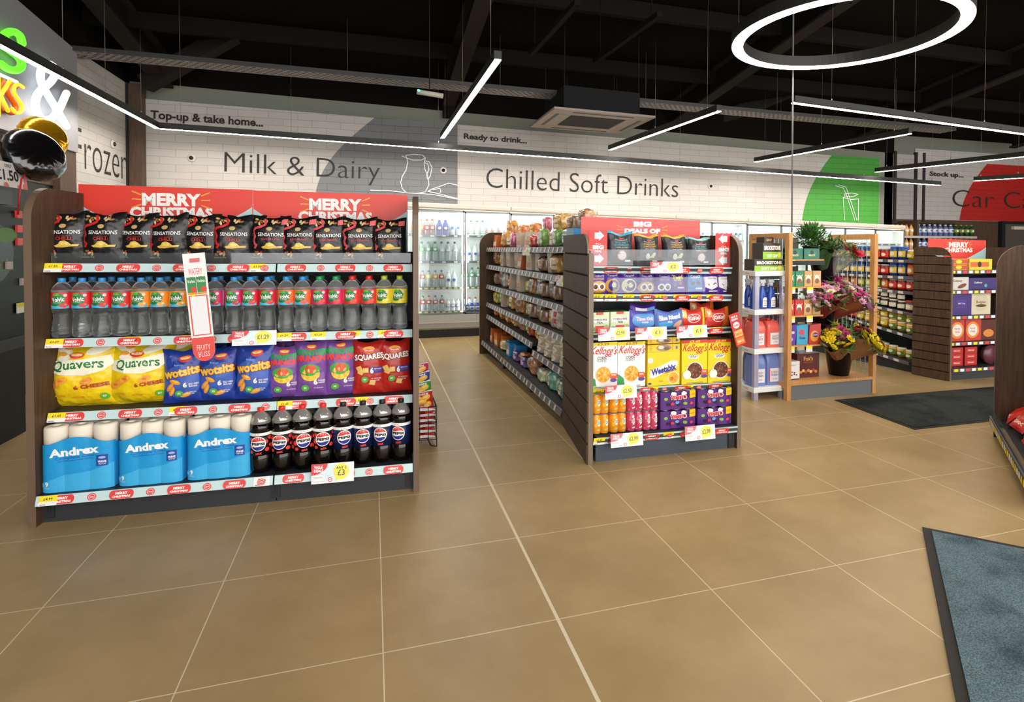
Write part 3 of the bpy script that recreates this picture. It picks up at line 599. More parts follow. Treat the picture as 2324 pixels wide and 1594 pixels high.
# -- toilet roll pack: nine rolls, three across, in printed film
def rolls():
    o=empty('toilet_roll_pack',cat='toilet roll pack'); w,d,h=.36,.24,.345; R=.06; CR=C('efe6d6',.7); BL=C('1f9bdc',.3,.5,kind='film')
    def front(x): # three soft lobes
        t=(x/(w/2)); return -.006*abs(math.cos(t*PI*1.5))-(.012 if 1 else 0)*(1-abs(t)**6)+.0
    def fy(x):
        c=min(1,(abs(x)/(w/2))**3.1); y=-(d/2)*max(0,(1-c*c))**.16
        return y-.006*abs(math.cos(x/(w/2)*PI*1.5))*(1 if abs(x)<w/2*.97 else 0)+d/2
    m=MB(); zt=lambda x:h*.79+.018*math.cos(x/(w/2)*PI*1.1)
    XS=[-w/2+w*i/36 for i in range(37)]
    m.grid(36,3,lambda u,v:(XS[round(u*36)],fy(XS[round(u*36)]),v*zt(XS[round(u*36)])),BL)
    for s_ in (-1,1): m.poly([(s_*w/2,d/2,0),(s_*w/2,d,0),(s_*w/2,d,zt(w/2)),(s_*w/2,d/2,zt(w/2))][::s_],BL)
    m.poly([(w/2,d,0),(-w/2,d,0),(-w/2,d,zt(w/2)),(w/2,d,zt(w/2))],BL)
    P=Print(); Wt=C('f4f6f8',.4); NV=C('23439a',.4)
    P.poly([(-.18,.0),(-.18,.05),(-.06,.09),(.06,.1),(.18,.14),(.18,0)],C('3fb0e6',.3,kind='film'))
    P.text('Andrex',-.012,.214,.235,.045,Wt,.045,rot=.05); P.text('Complete Clean',-.005,.182,.19,.02,C('2a5fb0',.4),.012,rot=.05); P.text('PROVEN EFFECTIVE CLEAN',-.005,.167,.165,.006,C('2a5fb0',.4),.02,rot=.05,res=1)
    P.rect(.092,.125,.147,.185,NV); P.ell(.12,.17,.018,.007,C('9db8e8',.4),14); P.text('WAVE',.12,.148,.04,.013,Wt,.04); P.text('TEXTURE',.12,.135,.036,.006,Wt,.01,res=1)
    P.text('9',-.143,.045,.016,.026,Wt,.03); P.text('ROLLS',-.143,.025,.026,.006,Wt,0,res=1); P.ell(-.165,.04,.009,.011,C('8fd0f2',.4),12)
    m.bake(P,lambda x,z,hh:(x,fy(x)-hh,z),dx=w/36,ox=-w/2,dl=.0002,h0=.0012); m.build('printed_wrap',o)
    for i in range(3):
        for j in range(2):
            cx_,cy_=(i-1)*.118,.06+j*.12; r=MB(); pr=[(.0585,h*.7),(.0585,h-.012),(.055,h-.003),(.048,h),(.021,h+.001),(.019,h-.002)]; r.lathe(pr+[(.018,h-.05)],24,CR,cx_,cy_); r.v=r.v; q=MB(); 
            r.lathe([(.0185,h-.045),(1e-5,h-.045)],16,C('8b8174',.8),cx_,cy_); r.build('toilet_roll',o)
    return o
# ------------------------------------------------------------------ shelving
def mtext(P,t,x,y,w,h,mat,b=.05): P.text(t,x,y,w,h,mat,b,res=1)
def strip(root,sh,s0,s1,d0,zf,style,ph=0,pitch=.25,hh=.042,lean=.014,tickets=(),cards=None):
    "price strip hooked on a shelf front, local coords of root"
    m=MB(); fn=lambda x,z,h:(x,d0-lean*(1-z/hh)-h,zf(x)-hh+z)
    base=CYAN if style=='xmas' else C('5a555c',.35)
    n=max(1,int((s1-s0)/.5)); 
    m.hexa([fn(s0,0,0),fn(s1,0,0),fn(s1,0,-.006),fn(s0,0,-.006),fn(s0,hh,0),fn(s1,hh,0),fn(s1,hh,-.006),fn(s0,hh,-.006)],base)
    P=Print()
    if style=='xmas':
        x=s0+ph
        while x<s1+.05:
            a,b=max(s0,x-.052),min(s1,x+.052)
            if b-a>.02:
                if b-a>.09: P.poly(roundpoly(x-.052,.002,x+.052,.04,.016,3),REDS); mtext(P,'MERRY',x,.027,.052,.011,WHITE); mtext(P,'CHRISTMAS',x,.013,.08,.01,WHITE)
                else: P.rect(a,.002,b,.04,REDS)
            y=x+pitch/2
            if s0+.02<y<s1-.02: P.ell(y,.021,.019,.016,REDS,14); P.ell(y,.021,.015,.0125,C('f2c9c6',.5),12); P.ell(y,.021,.0125,.010,REDS,12); mtext(P,'XMAS',y,.021,.018,.006,WHITE)
            x+=pitch
    elif style=='grey':
        P.rect(s0,hh-.004,s1,hh-.001,C('b6b2b4',.4)); P.rect(s0,.001,s1,.004,C('b6b2b4',.4)); x=s0+.03; k=0
        while x<s1-.04: P.rect(x,.006,x+.034,hh-.006,C('ded6d2',.5)); x+=ph or .115; k+=1
    elif style=='far':
        x=s0+.02; k=0
        while x<s1-.05: P.rect(x,.004,x+.05,hh-.004,(YEL,WHITE,REDS,WHITE)[k%4]); x+=.075; k+=1
    elif style=='farg':
        x=s0+.02; k=0
        while x<s1-.05: P.rect(x,.004,x+.06,hh-.004,C('d9d3cf',.5)); x+=.125; k+=1
    m.bake(P,fn,dl=.0003,h0=.0006); o=m.build('price_strip',sh)
    for t in tickets:
        x,txt=t[0],t[1]; wd=.075; t_=MB(); q=Print(); q.rect(x,0,x+wd,hh+.001,WHITE); 
        if len(t)<3: q.rect(x,hh*.42,x+wd,hh+.001,YEL)
        q.text(txt,x+wd*.5,hh*.68,wd*.5,hh*.26,INK,.02,res=1); q.rect(x+.006,hh*.1,x+.03,hh*.17,C('77736e',.5))
        t_.bake(q,fn,dl=.0003,h0=.0022); t_.build('price_ticket',sh)
    return o
def shelf(root,s0,s1,d0,d1,zf,style,mat=None,**k):
    m=MB(); m.hexa([(s0,d0,zf(s0)-.03),(s1,d0,zf(s1)-.03),(s1,d1,zf(s1)-.03),(s0,d1,zf(s0)-.03),(s0,d0,zf(s0)),(s1,d0,zf(s1)),(s1,d1,zf(s1)),(s0,d1,zf(s0))],mat or DKGREY)
    sh=m.build('shelf',root); strip(root,sh,s0,s1,d0-.003,zf,style,**k); return sh
def endpanel(root,x0,x1,d0,d1,h,r=.16,name='end_panel',notch=False):
    o=[(d1,0),(d1,h)]+[(d0+r-r*math.sin(t),h-r+r*math.cos(t)) for t in [PI/2*i/10 for i in range(11)]]+[(d0,0)]
    return MB().prism(o,0,x0,x1,WOOD,C('6b5645',.45)).build(name,root)
def price_card(F,u,v0,v1,u1,d,txt,label,top=None,fade=False,name='promotion_card'):
    a=F.m(u,v0,d); b=F.m(u1,v1,d); c=F.m(u,v1,d); e=F.m(u1,v0,d); w=((b[0]-a[0])+(e[0]-c[0]))/2; h=.087 if 0 else abs(a[1]-c[1])*.5+abs(e[1]-b[1])*.5
    cx_=(a[0]+b[0])/2; z0=(c[1]+b[1])/2
    m=MB(); m.box(-w/2,w/2,0,.002,0,h,C('f0f2f2',.4)); P=Print(); rc_=C('e8707a' if fade else 'dd3d48',.4)
    P.rect(-w*.2,h*.05,w*.1,h*.95,C('dcecf2',.4))
    P.poly([(-w/2,h),(-w/2,h*.55)]+[(-w/2+.34*w*math.sin(t)*1.12,h-.56*h*math.cos(t)) for t in [PI/2*i/8 for i in range(9)]],rc_)
    P.text('VALUE',-w*.335,h*.84,w*.2,h*.16,WHITE,.05,rot=-.04); P.text('DEALS',-w*.33,h*.66,w*.22,h*.16,WHITE,.05,rot=-.04)
    yc_=C('f3e85a',.4); P.ell(w*.2,h*.56,w*.185,h*.4,yc_,24); P.poly([(w*.08,h*.3),(w*.06,h*.08),(w*.2,h*.2)],yc_)
    if top: P.text(top,w*.2,h*.75,w*.24,h*.13,INK,.01)
    P.text(txt,w*.2,h*.5 if top else h*.56,w*.26 if len(txt)>3 else w*.17,h*.3,C('5e6266',.5),.012); P.ell(-w*.06,h*.18,w*.05,h*.12,rc_,14); P.ell(-w*.06,h*.18,w*.036,h*.085,WHITE,12); P.text('XMAS',-w*.06,h*.18,w*.05,h*.05,rc_,.02,res=1)
    P.text('Selected lines',-w*.34,h*.33,w*.2,h*.05,INK,0,res=1); P.text('Offer subject to availability',-w*.32,h*.12,w*.26,h*.035,INK,0,res=1)
    m.bake(P,lambda x,z,hh:(x,-hh,z),dl=.0003); return m.build('price_sign',loc=F.w(cx_,d,z0),rot=(-.12,0,F.ang+.0),label=label,cat='price card')
def header(root_label,F,u0,v0,u1,v1,d,title,zb,kind='xmas',par=None):
    a=F.m(u0,v0,d); b=F.m(u1,v1,d); w=b[0]-a[0]; h=(a[1]+b[1])/2-zb; rot=math.atan2(b[1]-a[1],w)
    o=empty('header_board',F.w(a[0],d,zb),F.ang,label=root_label,cat='header board')
    m=MB(); R_=C('e0392a',.4) if kind=='xmas' else C('e05552',.4)
    m.hexa([(0,0,0),(w,0,0),(w,.006,0),(0,.006,0),(0,0,a[1]-zb),(w,0,b[1]-zb),(w,.006,b[1]-zb),(0,.006,a[1]-zb)],R_); P=Print(); CY=C('aed3d6',.4)
    if kind=='xmas':
        for s_,x0 in ((1,0),(-1,w)):
            n=10; pts=[(x0+s_*(.003+w*.45*(i/n)),h*(.72-.29*(.45*i/n/.22)**.85)) for i in range(0,n+1)]+[(x0+s_*w*.47,.0),(x0+s_*.003,0)]
            if s_<0: pts.reverse()
            P.poly(pts,CY)
        P.text(title[0],w*.52,h*.81,w*.34,h*.19,WHITE,.05); P.text(title[1],w*.52,h*.615,w*.48,h*.165,WHITE,.05); rays(P,w*.52,h*.80,w*.35,h*.22,C('e8a33c',.4))
    else: P.text(title[0],w*.5,h*.86,w*.15,h*.14,WHITE,.07); P.text(title[1],w*.5,h*.68,w*.3,h*.13,WHITE,.07); rays(P,w*.5,h*.7,w*.33,h*.2,C('e8a33c',.4))
    m.bake(P,lambda x,z,hh:(x,-hh,z),dl=.0004); m.build('printed_board',o)
    for x in (.04,w-.04): MB().box(x-.01,x+.01,.007,.02,-.02,h*.9,DKGREY).build('bracket',o)
    return o
# ================================================================== christmas shelving (nearest)
G1=Frame((-2.174,.133),(-.403,.029)); L1=G1.len
g1=empty('gondola_shelving',G1.w(0,0,0),G1.ang,label='dark wood ended Christmas shelving with crisps, water, cola and toilet rolls',cat='shelving unit')
pt=G1.m(62,425,.14)[1]-0; 0 and print('g1 top',pt,G1.m(935,440,.0))
endpanel(g1,-.015,.018,0,.52,1.615); endpanel(g1,L1-.018,L1+.012,0,.52,1.615)
SM=G1.m(622,1100,0)[0]; 0 and print('mid',SM,L1)
SH1=[]
for (a,b,d0) in (((88,1127),(931,1052),.0),((108,938),(923,896),.10),((102,770),(920,748),.10),((100,598),(918,600),.10)):
    z0=G1.m(*a,d0)[1]; z1=G1.m(*b,d0)[1]; SH1.append((d0,z0,z1)); 0 and print('shelf',z0,z1)
tk=[[(91,1140,'£4.99'),(577,1090,'Ticket',1)],[(111,945,'£1.65'),(386,932,'£1.65'),(630,918,'£1.65'),(805,908,'£1.65')],[(106,778,'£1.29'),(284,772,'£1.29'),(414,772,'£1.29'),(628,765,'£1.29'),(706,763,'£1.29'),(785,760,'£1.29'),(858,757,'£1.29')],[(103,605,'£1.50'),(568,606,'£1.50')]]
ZF1=[]
for k,(d0,z0,z1) in enumerate(SH1):
    zf=(lambda z0,z1:lambda x:z0+(z1-z0)*x/L1)(z0,z1); ZF1.append(zf)
    T=[(G1.m(t[0],t[1],d0)[0],t[2])+tuple(t[3:]) for t in tk[k]]
    for (s0,s1) in ((.022,SM-.004),(SM+.004,L1-.022)):
        shelf(g1,s0,s1,d0,.46,zf,'xmas',ph=.105 if s0<.1 else .09,tickets=[t for t in T if s0-.01<=t[0]<s1-.02])
m=MB(); m.box(.018,L1-.018,.46,.48,.05,1.3,C('1b1c1e',.6)); m.build('back_panel',g1)
for a,b in ((.018,SM-.003),(SM+.003,L1-.018)): MB().box(a,b,.05,.07,0,min(ZF1[0](a),ZF1[0](b))-.03,C('2b2e34',.5)).build('kick_plate',g1)
for x in (.05,SM,L1-.04):
    m=MB(); m.box(x-.02,x+.02,.042,.05,.02,.1,C('202226',.5)); 
    for dx in (-.008,.004): m.box(x+dx,x+dx+.004,.0405,.042,.05,.08,C('0b0b0b',.6))
    m.build('slotted_upright',g1)
header('red Merry Christmas header board nearest the neon sign end',G1,178,418,573,431,.45,('MERRY','CHRISTMAS'),1.29)
header('red Merry Christmas header board nearest the open aisle end',G1,574,432,925,443,.45,('MERRY','CHRISTMAS'),1.28)
def row(F,us,v,d,zf,protos,labs,group,jit=.04,dz=0,h=None,vt=None,lean=0,scl=None):
    for i,u in enumerate(us):
        s,_=F.m(u,v,d); p=protos[i%len(protos)] if not callable(protos) else protos(i)
        l=labs(i) if callable(labs) else labs
        put(p,F.w(s,d,zf(s)+dz),(lean,0,F.ang+random.uniform(-jit,jit)),l,group,scale=(scl(i) if scl else None))
# top shelf crisps
CR=[crisps('chilli',k) for k in range(3)]; CP=[crisps('prawn',k+5) for k in range(3)]
us=[150,234,310,382,453,528,562,612,680,745,816,884]
dd=[.2,.19,.2,.19,.2,.19,.3,.2,.19,.2,.19,.2]
for i,u in enumerate(us):
    s,_=G1.m(u,560,dd[i]); p=(CR if i<7 else CP)[i%3]
    put(p,G1.w(s,dd[i],ZF1[3](s)+.002),(-.09+random.uniform(-.03,.03),random.uniform(-.03,.03),G1.ang+random.uniform(-.14,.14)),f"black {'chilli' if i<7 else 'king prawn'} crisp packet, {ORD[i]} from the neon sign end of the top shelf",'black crisp packets on the top Christmas shelf',scale=(.97,1,.92))
m=MB(); m.box(.03,L1-.03,.125,.128,0,.055,ACR); 
m.build('acrylic_riser',loc=G1.w(0,0,ZF1[3](.9)+.001),rot=(0,0,G1.ang),label='clear acrylic riser along the front of the crisp packets',cat='shelf riser')
# water
us=[142,188,233,277,321,364,406,447,488,532,569,608,650,687,725,762,799,837,872,907]
fls=['strawberry']*4+['mango']*4+['berry']*2+['cherry']*2+['peach']*2+['raspberry']*2+['watermelon']*2+['lemon']*2
WP={f:water(f) for f in FL}; capc={'raspberry':'green','watermelon':'red','lemon':'yellow'}
sp=[G1.m(u,740,.16)[0] for u in us]
for i,s in enumerate(sp):
    put(WP[fls[i]],G1.w(s,.16,ZF1[2](s)+.001),G1.ang+random.uniform(-.12,.12)+(.12-.012*i),f"{fls[i]} water bottle, {capc.get(fls[i],'blue')} cap, {ORD[i]} from neon sign end, front row",'fruit water bottles on the second shelf down',scale=(1,1,.95))
for i,s in enumerate(sp):
    put(WP[fls[i]],G1.w(s,.255,ZF1[2](s)+.001),G1.ang,f"{fls[i]} water bottle, {capc.get(fls[i],'blue')} cap, {ORD[i]} from neon sign end, row behind",'fruit water bottles behind the front row',scale=(1,1,.95))
# multipacks
Q=[quavers(1,1),quavers(2,.84),quavers(4,.7)]
for i,(u,d) in enumerate(((192,.22),(322,.22),(392,.3))):
    s,_=G1.m(u,920,d); put(Q[i],G1.w(s,d,ZF1[1](s)),(-.1,.0,G1.ang+(-.05,.03,0)[i]),('large yellow cheese snack multipack against the end panel','second yellow cheese snack multipack beside the blue packs','yellow cheese snack multipack tucked behind the first blue pack')[i],'yellow snack multipacks',scale=((1,1,.93),(1,1,.92),(.95,1,.93))[i])
for i,(u,f,c) in enumerate(((418,wotsits,'blue'),(494,wotsits,'blue'),(575,wotsits,'blue'),(645,munch,'purple'),(707,munch,'purple'),(772,munch,'purple'),(838,squares,'red'),(899,squares,'red'))):
    d=.18+.01*(i%2); s,_=G1.m(u,905,d); p=f(i+3); put(p,G1.w(s,d,ZF1[1](s)+.001),(-.08,random.uniform(-.03,.03),G1.ang+random.uniform(-.12,.12)),f"{c} snack multipack bag, {ORD[i]} bag after the yellow packs",'snack multipacks on the third shelf',scale=(.94,1,(.86,.88,.93,.86,.94,.95,.93,.93)[i]))
for i,u in enumerate((470,610,680,740)):
    s,_=G1.m(u,905,.3); put(bpy.data.objects[['multipack_crisp_bag.003','multipack_crisp_bag.006','multipack_crisp_bag.007','multipack_crisp_bag.008'][i]],G1.w(s,.32,ZF1[1](s)+.001),(0,0,G1.ang),f"snack multipack bag in the shade of the row behind, {ORD[i]} from the yellow packs",'multipacks in the second row')
# bottom: toilet rolls and cola
TR=rolls()
for i,(u0,u1) in enumerate(((90,262),(264,417),(420,571))):
    s,_=G1.m((u0+u1)/2,1100,.03); wd=G1.m(u1,1100,.03)[0]-G1.m(u0,1100,.03)[0]
    put(TR,G1.w(s,.03,ZF1[0](s)+.001),G1.ang+(.03,0,.0)[i],f"nine roll pack of white toilet rolls in blue film, {ORD[i]} from the end panel",'toilet roll packs on the bottom shelf',scale=(wd/.362,.8,(.9,.88,.88)[i]))
CC,CB=cola('cherry'),cola('blue')
us=[593,641,687,734,779,824,868,910]
for i,u in enumerate(us):
    s,_=G1.m(u,1050,.08); cherry=i<4
    put(CC if cherry else CB,G1.w(s,.08,ZF1[0](s)+.001),G1.ang+(-.05,-.1,.28,.1,.22,.05,-.2,-.3)[i],f"cola bottle with {'red cap' if cherry else 'black cap and navy label'}, {ORD[i]} from the toilet rolls",'large cola bottles on the bottom shelf')
for i,u in enumerate(us):
    s,_=G1.m(u,1050,.08); put(CC if i<4 else CB,G1.w(s,.2,ZF1[0](s)+.001),G1.ang+.3,f"cola bottle half hidden in the second row, {ORD[i]} from the toilet rolls",'cola bottles in the second row')
price_card(G1,526,751,784,627,.06,'£1.29','value deals card reading 1.29 clipped below the water bottles')
price_card(G1,706,1053,1096,803,-.035,'£3','value deals card reading any 2 for 3 below the cola bottles',top='ANY 2')
# long wobbler strip
a=G1.m(439,574,-.02); b=G1.m(466,820,-.02); w,h=.1,a[1]-b[1]; m=MB(); o_=[(-w/2,h),(-w/2,.06)]+[(-w/2*math.cos(t),.06-.06*math.sin(t)) for t in [PI*i/10 for i in range(1,10)]]+[(w/2,.06),(w/2,h)]
P=Print(); P.poly(o_[::-1],C('f0eef0',.4)); P.poly([(-w/2,.06)]+[(-w/2*math.cos(t),.06-.06*math.sin(t)) for t in [PI*i/10 for i in range(1,10)]]+[(w/2,.06),(w/2,.12),(-w/2,.12)],C('e05048',.4)); P.rect(-w*.42,.13,w*.42,.33,C('e05048',.4)); P.rect(-w*.36,.135,w*.36,.325,C('e8e8ec',.4))
P.text('FRUITY',0,.07,w*.6,.026,C('f2d9d6',.5),.0); P.text('BLISS',0,.037,w*.5,.026,C('f2d9d6',.5),.0); P.text('WATERY',0,h-.09,w*.62,.03,C('dc6a70',.4),-.0); P.text('TWIST',0,h-.13,w*.55,.03,C('dc6a70',.4),0); P.rect(-w*.2,h-.045,w*.25,h-.025,C('dc6a70',.4)); P.ell(-w*.2,h-.19,.016,.022,YEL,14); P.text('£1.29',-w*.2,h-.19,.02,.01,INK,0,res=1); P.rect(w*.2,h-.195,w*.34,h-.18,C('d8506a',.4))
for x in (-.022,.022): P.rect(x-.02,.345,x+.02,.42,C('2f8a4a',.4)); P.ell(x+.008,.36,.014,.012,REDS,10); P.text('Volvic',x,.4,.036,.016,WHITE,.02,res=1); P.rect(x-.02,.335,x+.02,.345,C('e89030',.4))
m.prism(o_,1,0,.002,C('ece8ea',.4)); m.bake(P,lambda x,z,hh:(x,-hh,z),dl=.0003)
o=m.build('wobbler_strip',loc=G1.w(b[0],-.02,b[1]),rot=(0,-.09,G1.ang),label='long white and red hanging promotion strip tilted across the water bottles',cat='promotion strip')
# wire basket of crisps on the far side of the shelving
bo=empty('wire_basket_stand',(-.36,.59,0),0,label='black wire basket stand on the floor beside the aisle end of the shelving',cat='wire basket')
bx0,bx1,by0,by1=-.03,.135,0.12,.6; Wm=C('17171a',.4)
m=MB()
for z in (.05,.16,.27): m.tube([(bx0,by0,z),(bx1,by0,z),(bx1,by1,z),(bx0,by1,z)],.0035,Wm,5,True)
for i in range(4): x=bx0+(bx1-bx0)*i/3; m.tube([(x,by0,.27),(x,by0,.05),(x,by1,.05),(x,by1,.27)],.0028,Wm,5)
for i in range(1,6): y=by0+(by1-by0)*i/6; m.tube([(bx1,y,.27),(bx1,y,.05),(bx0,y,.05)],.0028,Wm,5)
m.build('wire_mesh',bo)
for x in (bx1,bx0+.03): MB().tube([(x,by0,.06),(x,by0-.01,.005),(x-.035,by0+.02,.004),(x-.06,by0+.06,.05)],.004,Wm,6).build('foot',bo); 
for x in (bx1,bx0+.03): MB().tube([(x,by1,.06),(x,by1,.004)],.004,Wm,6).build('foot',bo)
def bask(hex_,k,lab):
    P=Print(); P.rect(-.08,.0,.08,.016,C('dfe0e4',.35)); P.rect(-.08,.17,.08,.182,C('dfe0e4',.35))
    for x,y,r in ((.0,.09,.2),(.04,.06,.9),(-.03,.12,-.5),(.03,.12,.4)): P.ell(x,y,.036,.022,C('efb23e',.35),14,r=r); P.ell(x,y+.004,.022,.01,C('f6cf72',.35),10,r=r)
    P.text('CRISPS',-.0,.15,.1,.018,WHITE,.04,res=1)
    return tag(bag('snack_bag',.165,.185,.05,GL(hex_,r=.3),P,k,10,12),cat='crisp bag',label=lab)
for k in range(6):
    t=k/5; p=bask('b3201c',60+k,'x'); p.location=(-.36+.052,.59+by0+.03+.0,.055+.036*k); p.rotation_euler=(-PI/2+.03*(k%2),0,.05*(k%3)); p['label']=f"red crisp bag lying in the wire basket, {ORD[k]} from the bottom"; p['group']='red crisp bags in the wire basket'
for k,(c,l) in enumerate((('c0221c','red'),('2a8f3a','green'),('26419a','blue'),('c22a52','pink'))):
    p=bask(c,80+k,f"{l} crisp bag leaning in the wire basket"); p.location=(-.36+.052,.59+by0+.09+.1*k,.19+.045*k); p.rotation_euler=(-.75,0,.04)
# ================================================================== second shelving: slatted end and chocolate, cereal, cans
G2=Frame((.66,.132),(1.706,.118)); L2=G2.len
g2=empty('gondola_shelving',G2.w(0,0,0),G2.ang,label='dark wood ended promotion shelving with cereal, chocolate and canned drinks',cat='shelving unit')
H2=1.415
o=[(.5,0),(.5,H2)]+[(.13-.13*math.sin(t),H2-.13+.13*math.cos(t)) for t in [PI/2*i/10 for i in range(11)]]+[(0,0)]
MB().prism(o,0,L2-.03,L2,WOOD,C('7a6a5b',.45)).build('end_panel',g2)
MB().hexa([(-.031,-.004,0),(-.001,-.004,0),(-.001,.02,0),(-.031,.02,0),(-.031,-.004,H2-.12),(-.001,-.004,H2-.12),(-.001,.02,H2-.12),(-.031,.02,H2-.12)],C('7a6a5b',.45)).build('front_edge_trim',g2)
# slatted side: boards with dark grooves between them
sb=empty('x'); bpy.data.objects.remove(sb)
vb=Vector((.735,.906,0))-Vector((.632,.132,0)); DEP=vb.length; sang=math.atan2(vb.y,vb.x)
Q_=Matrix.Rotation(-G2.ang,3,'Z')
def sl(d,z,off=0):
    p=Vector((-.028,0,0))+vb.normalized()*d+Vector((-math.sin(sang),math.cos(sang),0))*off; p=Q_@p; return (p.x,p.y,z)
NB=11
m=MB(); 
def topz(d): 
    r=.15; return H2-(r-math.sqrt(max(0,r*r-(r-d)**2)) if d<r else 0)
m.prism([(0,0)],0,0,0,WOOD) if 0 else None
m.hexa([sl(.02,0,-.0),sl(DEP,0,-.0),sl(DEP,0,-.012),sl(.02,0,-.012),sl(.02,topz(.02)-.03),sl(DEP,H2-.01),sl(DEP,H2-.01,-.012),sl(.02,topz(.02)-.03,-.012)],C('100e0d',.8))
bh=(H2)/NB
for k in range(NB):
    z0,z1=k*bh+(.0 if k==0 else .006),(k+1)*bh-.006
    if k<NB-1: m.hexa([sl(0,z0,.012),sl(DEP,z0,.012),sl(DEP,z0,0),sl(0,z0,0),sl(0,z1,.012),sl(DEP,z1,.012),sl(DEP,z1,0),sl(0,z1,0)],WOOD)
    else:
        z1=H2; n=8; pts=[(0,z0)]+[(.13-.13*math.cos(PI/2*i/n),z1-.115+.115*math.sin(PI/2*i/n)) for i in range(n+1)]+[(DEP,z1),(DEP,z0)]
        m.poly([sl(d,z,.012) for d,z in pts],WOOD); 
        for a,b in zip(pts,pts[1:]): m.poly([sl(a[0],a[1],.012),sl(b[0],b[1],.012),sl(b[0],b[1],0),sl(a[0],a[1],0)],C('8a7661',.45))
m.build('slat_board',g2)
SH2=[]
for (a,b,d0) in (((1350,995),(1668,968),-.01),((1347,884),(1664,868),.07),((1342,757),(1661,741),.07),((1339,668),(1662,669),.07),((1338,604),(1661,607),.07)):
    z0=G2.m(*a,d0)[1]; z1=G2.m(*b,d0)[1]; SH2.append((d0,z0,z1)); 0 and print('shelf2',z0,z1)
tk=[[(1347,1003,'£1.85'),(1505,990,'£1.85')],[(1345,892,'£3.00'),(1470,885,'£3.00'),(1550,880,'£3')],[(1615,748,'£1')],[(1343,675,'£1.60'),(1373,675,'£1.60'),(1414,675,'£1.60'),(1452,675,'£1.60'),(1487,675,'£1.60'),(1528,675,'£1.60'),(1568,675,'£1.60'),(1603,675,'£1.60')],[]]
ZF2=[]
for k,(d0,z0,z1) in enumerate(SH2):
    zf=(lambda z0,z1:lambda x:z0+(z1-z0)*x/L2)(z0,z1); ZF2.append(zf)
    shelf(g2,.024,L2-.032,d0,.46,zf,'xmas',ph=.12,tickets=[(G2.m(t[0],t[1],d0)[0],t[2]) for t in tk[k]],hh=.045,lean=-.012,mat=C('3a3d42',.5) if k<4 else None)
MB().box(.03,L2-.03,.46,.48,.05,1.3,C('2c2e31',.5)).build('back_panel',g2); MB().box(.03,L2-.03,.03,.05,0,ZF2[0](L2)-.03,C('3f4854',.5)).build('kick_plate',g2)
m=MB(); m.box(L2-.08,L2-.045,.02,.03,.0,.1,C('202226',.5)); m.build('slotted_upright',g2)
header('red big deals header board above the slatted end shelving',G2,1319,492,1589,501,.44,('BIG','DEALS OF'),1.26,'big')
def sidecard(u0,u1,v0,v1,dirn,lab):
    d=.1; a=G2.m(u0,v0,d); b=G2.m(u1,v1,d); w=b[0]-a[0]; h=a[1]-b[1]; m=MB(); m.box(-w/2,w/2,0,.003,0,h,C('e0332c',.4)); P=Print()
    for y in (h*.84,h*.2): P.poly([(-w*.2*dirn,y-.02),(-w*.2*dirn,y+.02),(w*.05*dirn,y+.02),(w*.05*dirn,y+.032),(w*.32*dirn,y),(w*.05*dirn,y-.032),(w*.05*dirn,y-.02)],WHITE)
    P.text("IT'S A",0,h*.61,w*.3,h*.035,WHITE,.04); P.text('BIG',0,h*.52,w*.6,h*.12,WHITE,.07); P.text('DEAL',0,h*.41,w*.38,h*.06,WHITE,.05); rays(P,0,h*.52,w*.66,h*.12,C('e8a33c',.4))
    m.bake(P,lambda x,z,hh:(x,-hh,z),dl=.0003); s=(a[0]+b[0])/2; m.build('arrow_card',loc=G2.w(s,d,ZF2[4](s)),rot=(0,0,G2.ang),label=lab,cat='promotion card')
sidecard(1337,1378,521,603,1,'red big deal card with arrows pointing away from the slatted end'); sidecard(1624,1661,530,606,-1,'red big deal card with arrows pointing towards the slatted end')
def deli(c,ink,seed):
    w,h=.17,.2; P=Print(); P.rect(-w/2,h*.93,w/2,h,C(c,.4)); I=C(ink,.4)
    P.ell(0,.168,.016,.005,REDS,12); P.text('Handcooked',0,.157,.08,.008,WHITE,0,res=1); P.text('SEA SALT' if seed%2 else 'CHEDDAR',0,.14,.09,.012,I,.02); P.text('& VINEGAR' if seed%2 else 'CHEESE & ONION',0,.124,.1,.011,I,.02); P.text('crinkle cut crisps',0,.108,.08,.008,WHITE,.01,res=1)
    if seed%2: P.ell(.0,.06,.034,.032,C('b06a58',.4),18); P.ell(.0,.06,.028,.026,C('e2d6d0',.4),18)
    else: P.add([[(-.01,.05),(.035,.05),(.03,.085)]],C('e8b94a',.4)); P.ell(.03,.07,.02,.012,C('c9c2b0',.4),12,r=.5); P.ell(-.02,.06,.016,.02,C('d8d0c0',.4),12)
    P.rect(.02,.022,.06,.034,WHITE); return tag(bag('crisp_packet',w,h,.06,GL('2c2e31' if seed%4 else '4b5054',r=.3),P,seed+20),cat='crisp packet')
for i,(u,c,ink) in enumerate(((1410,'3aa6c6','4aa0b4'),(1473,'e6a21e','d9a73c'),(1535,'e6a21e','d9a73c'),(1590,'6fb8c0','6aa0a4'))):
    s,_=G2.m(u,590,.16); p=deli(c,ink,(1,2,6,3)[i]); put(p,G2.w(s,.17,ZF2[4](s)+.001),(-.08,0,G2.ang+random.uniform(-.1,.1)),f"dark grey crisp packet with {('blue','amber','amber','pale blue')[i]} top edge, {ORD[i]} from the slatted end",'dark crisp packets on the top promotion shelf',scale=((1.08,1,1.08),(1,1,1.02),(1,1,1.02),(.98,1,.96))[i])
    put(p,G2.w(s+.03,.27,ZF2[4](s)+.001),(-.05,0,G2.ang),f"dark grey crisp packet behind the front row, {ORD[i]} from the slatted end",'dark crisp packets in the second row')
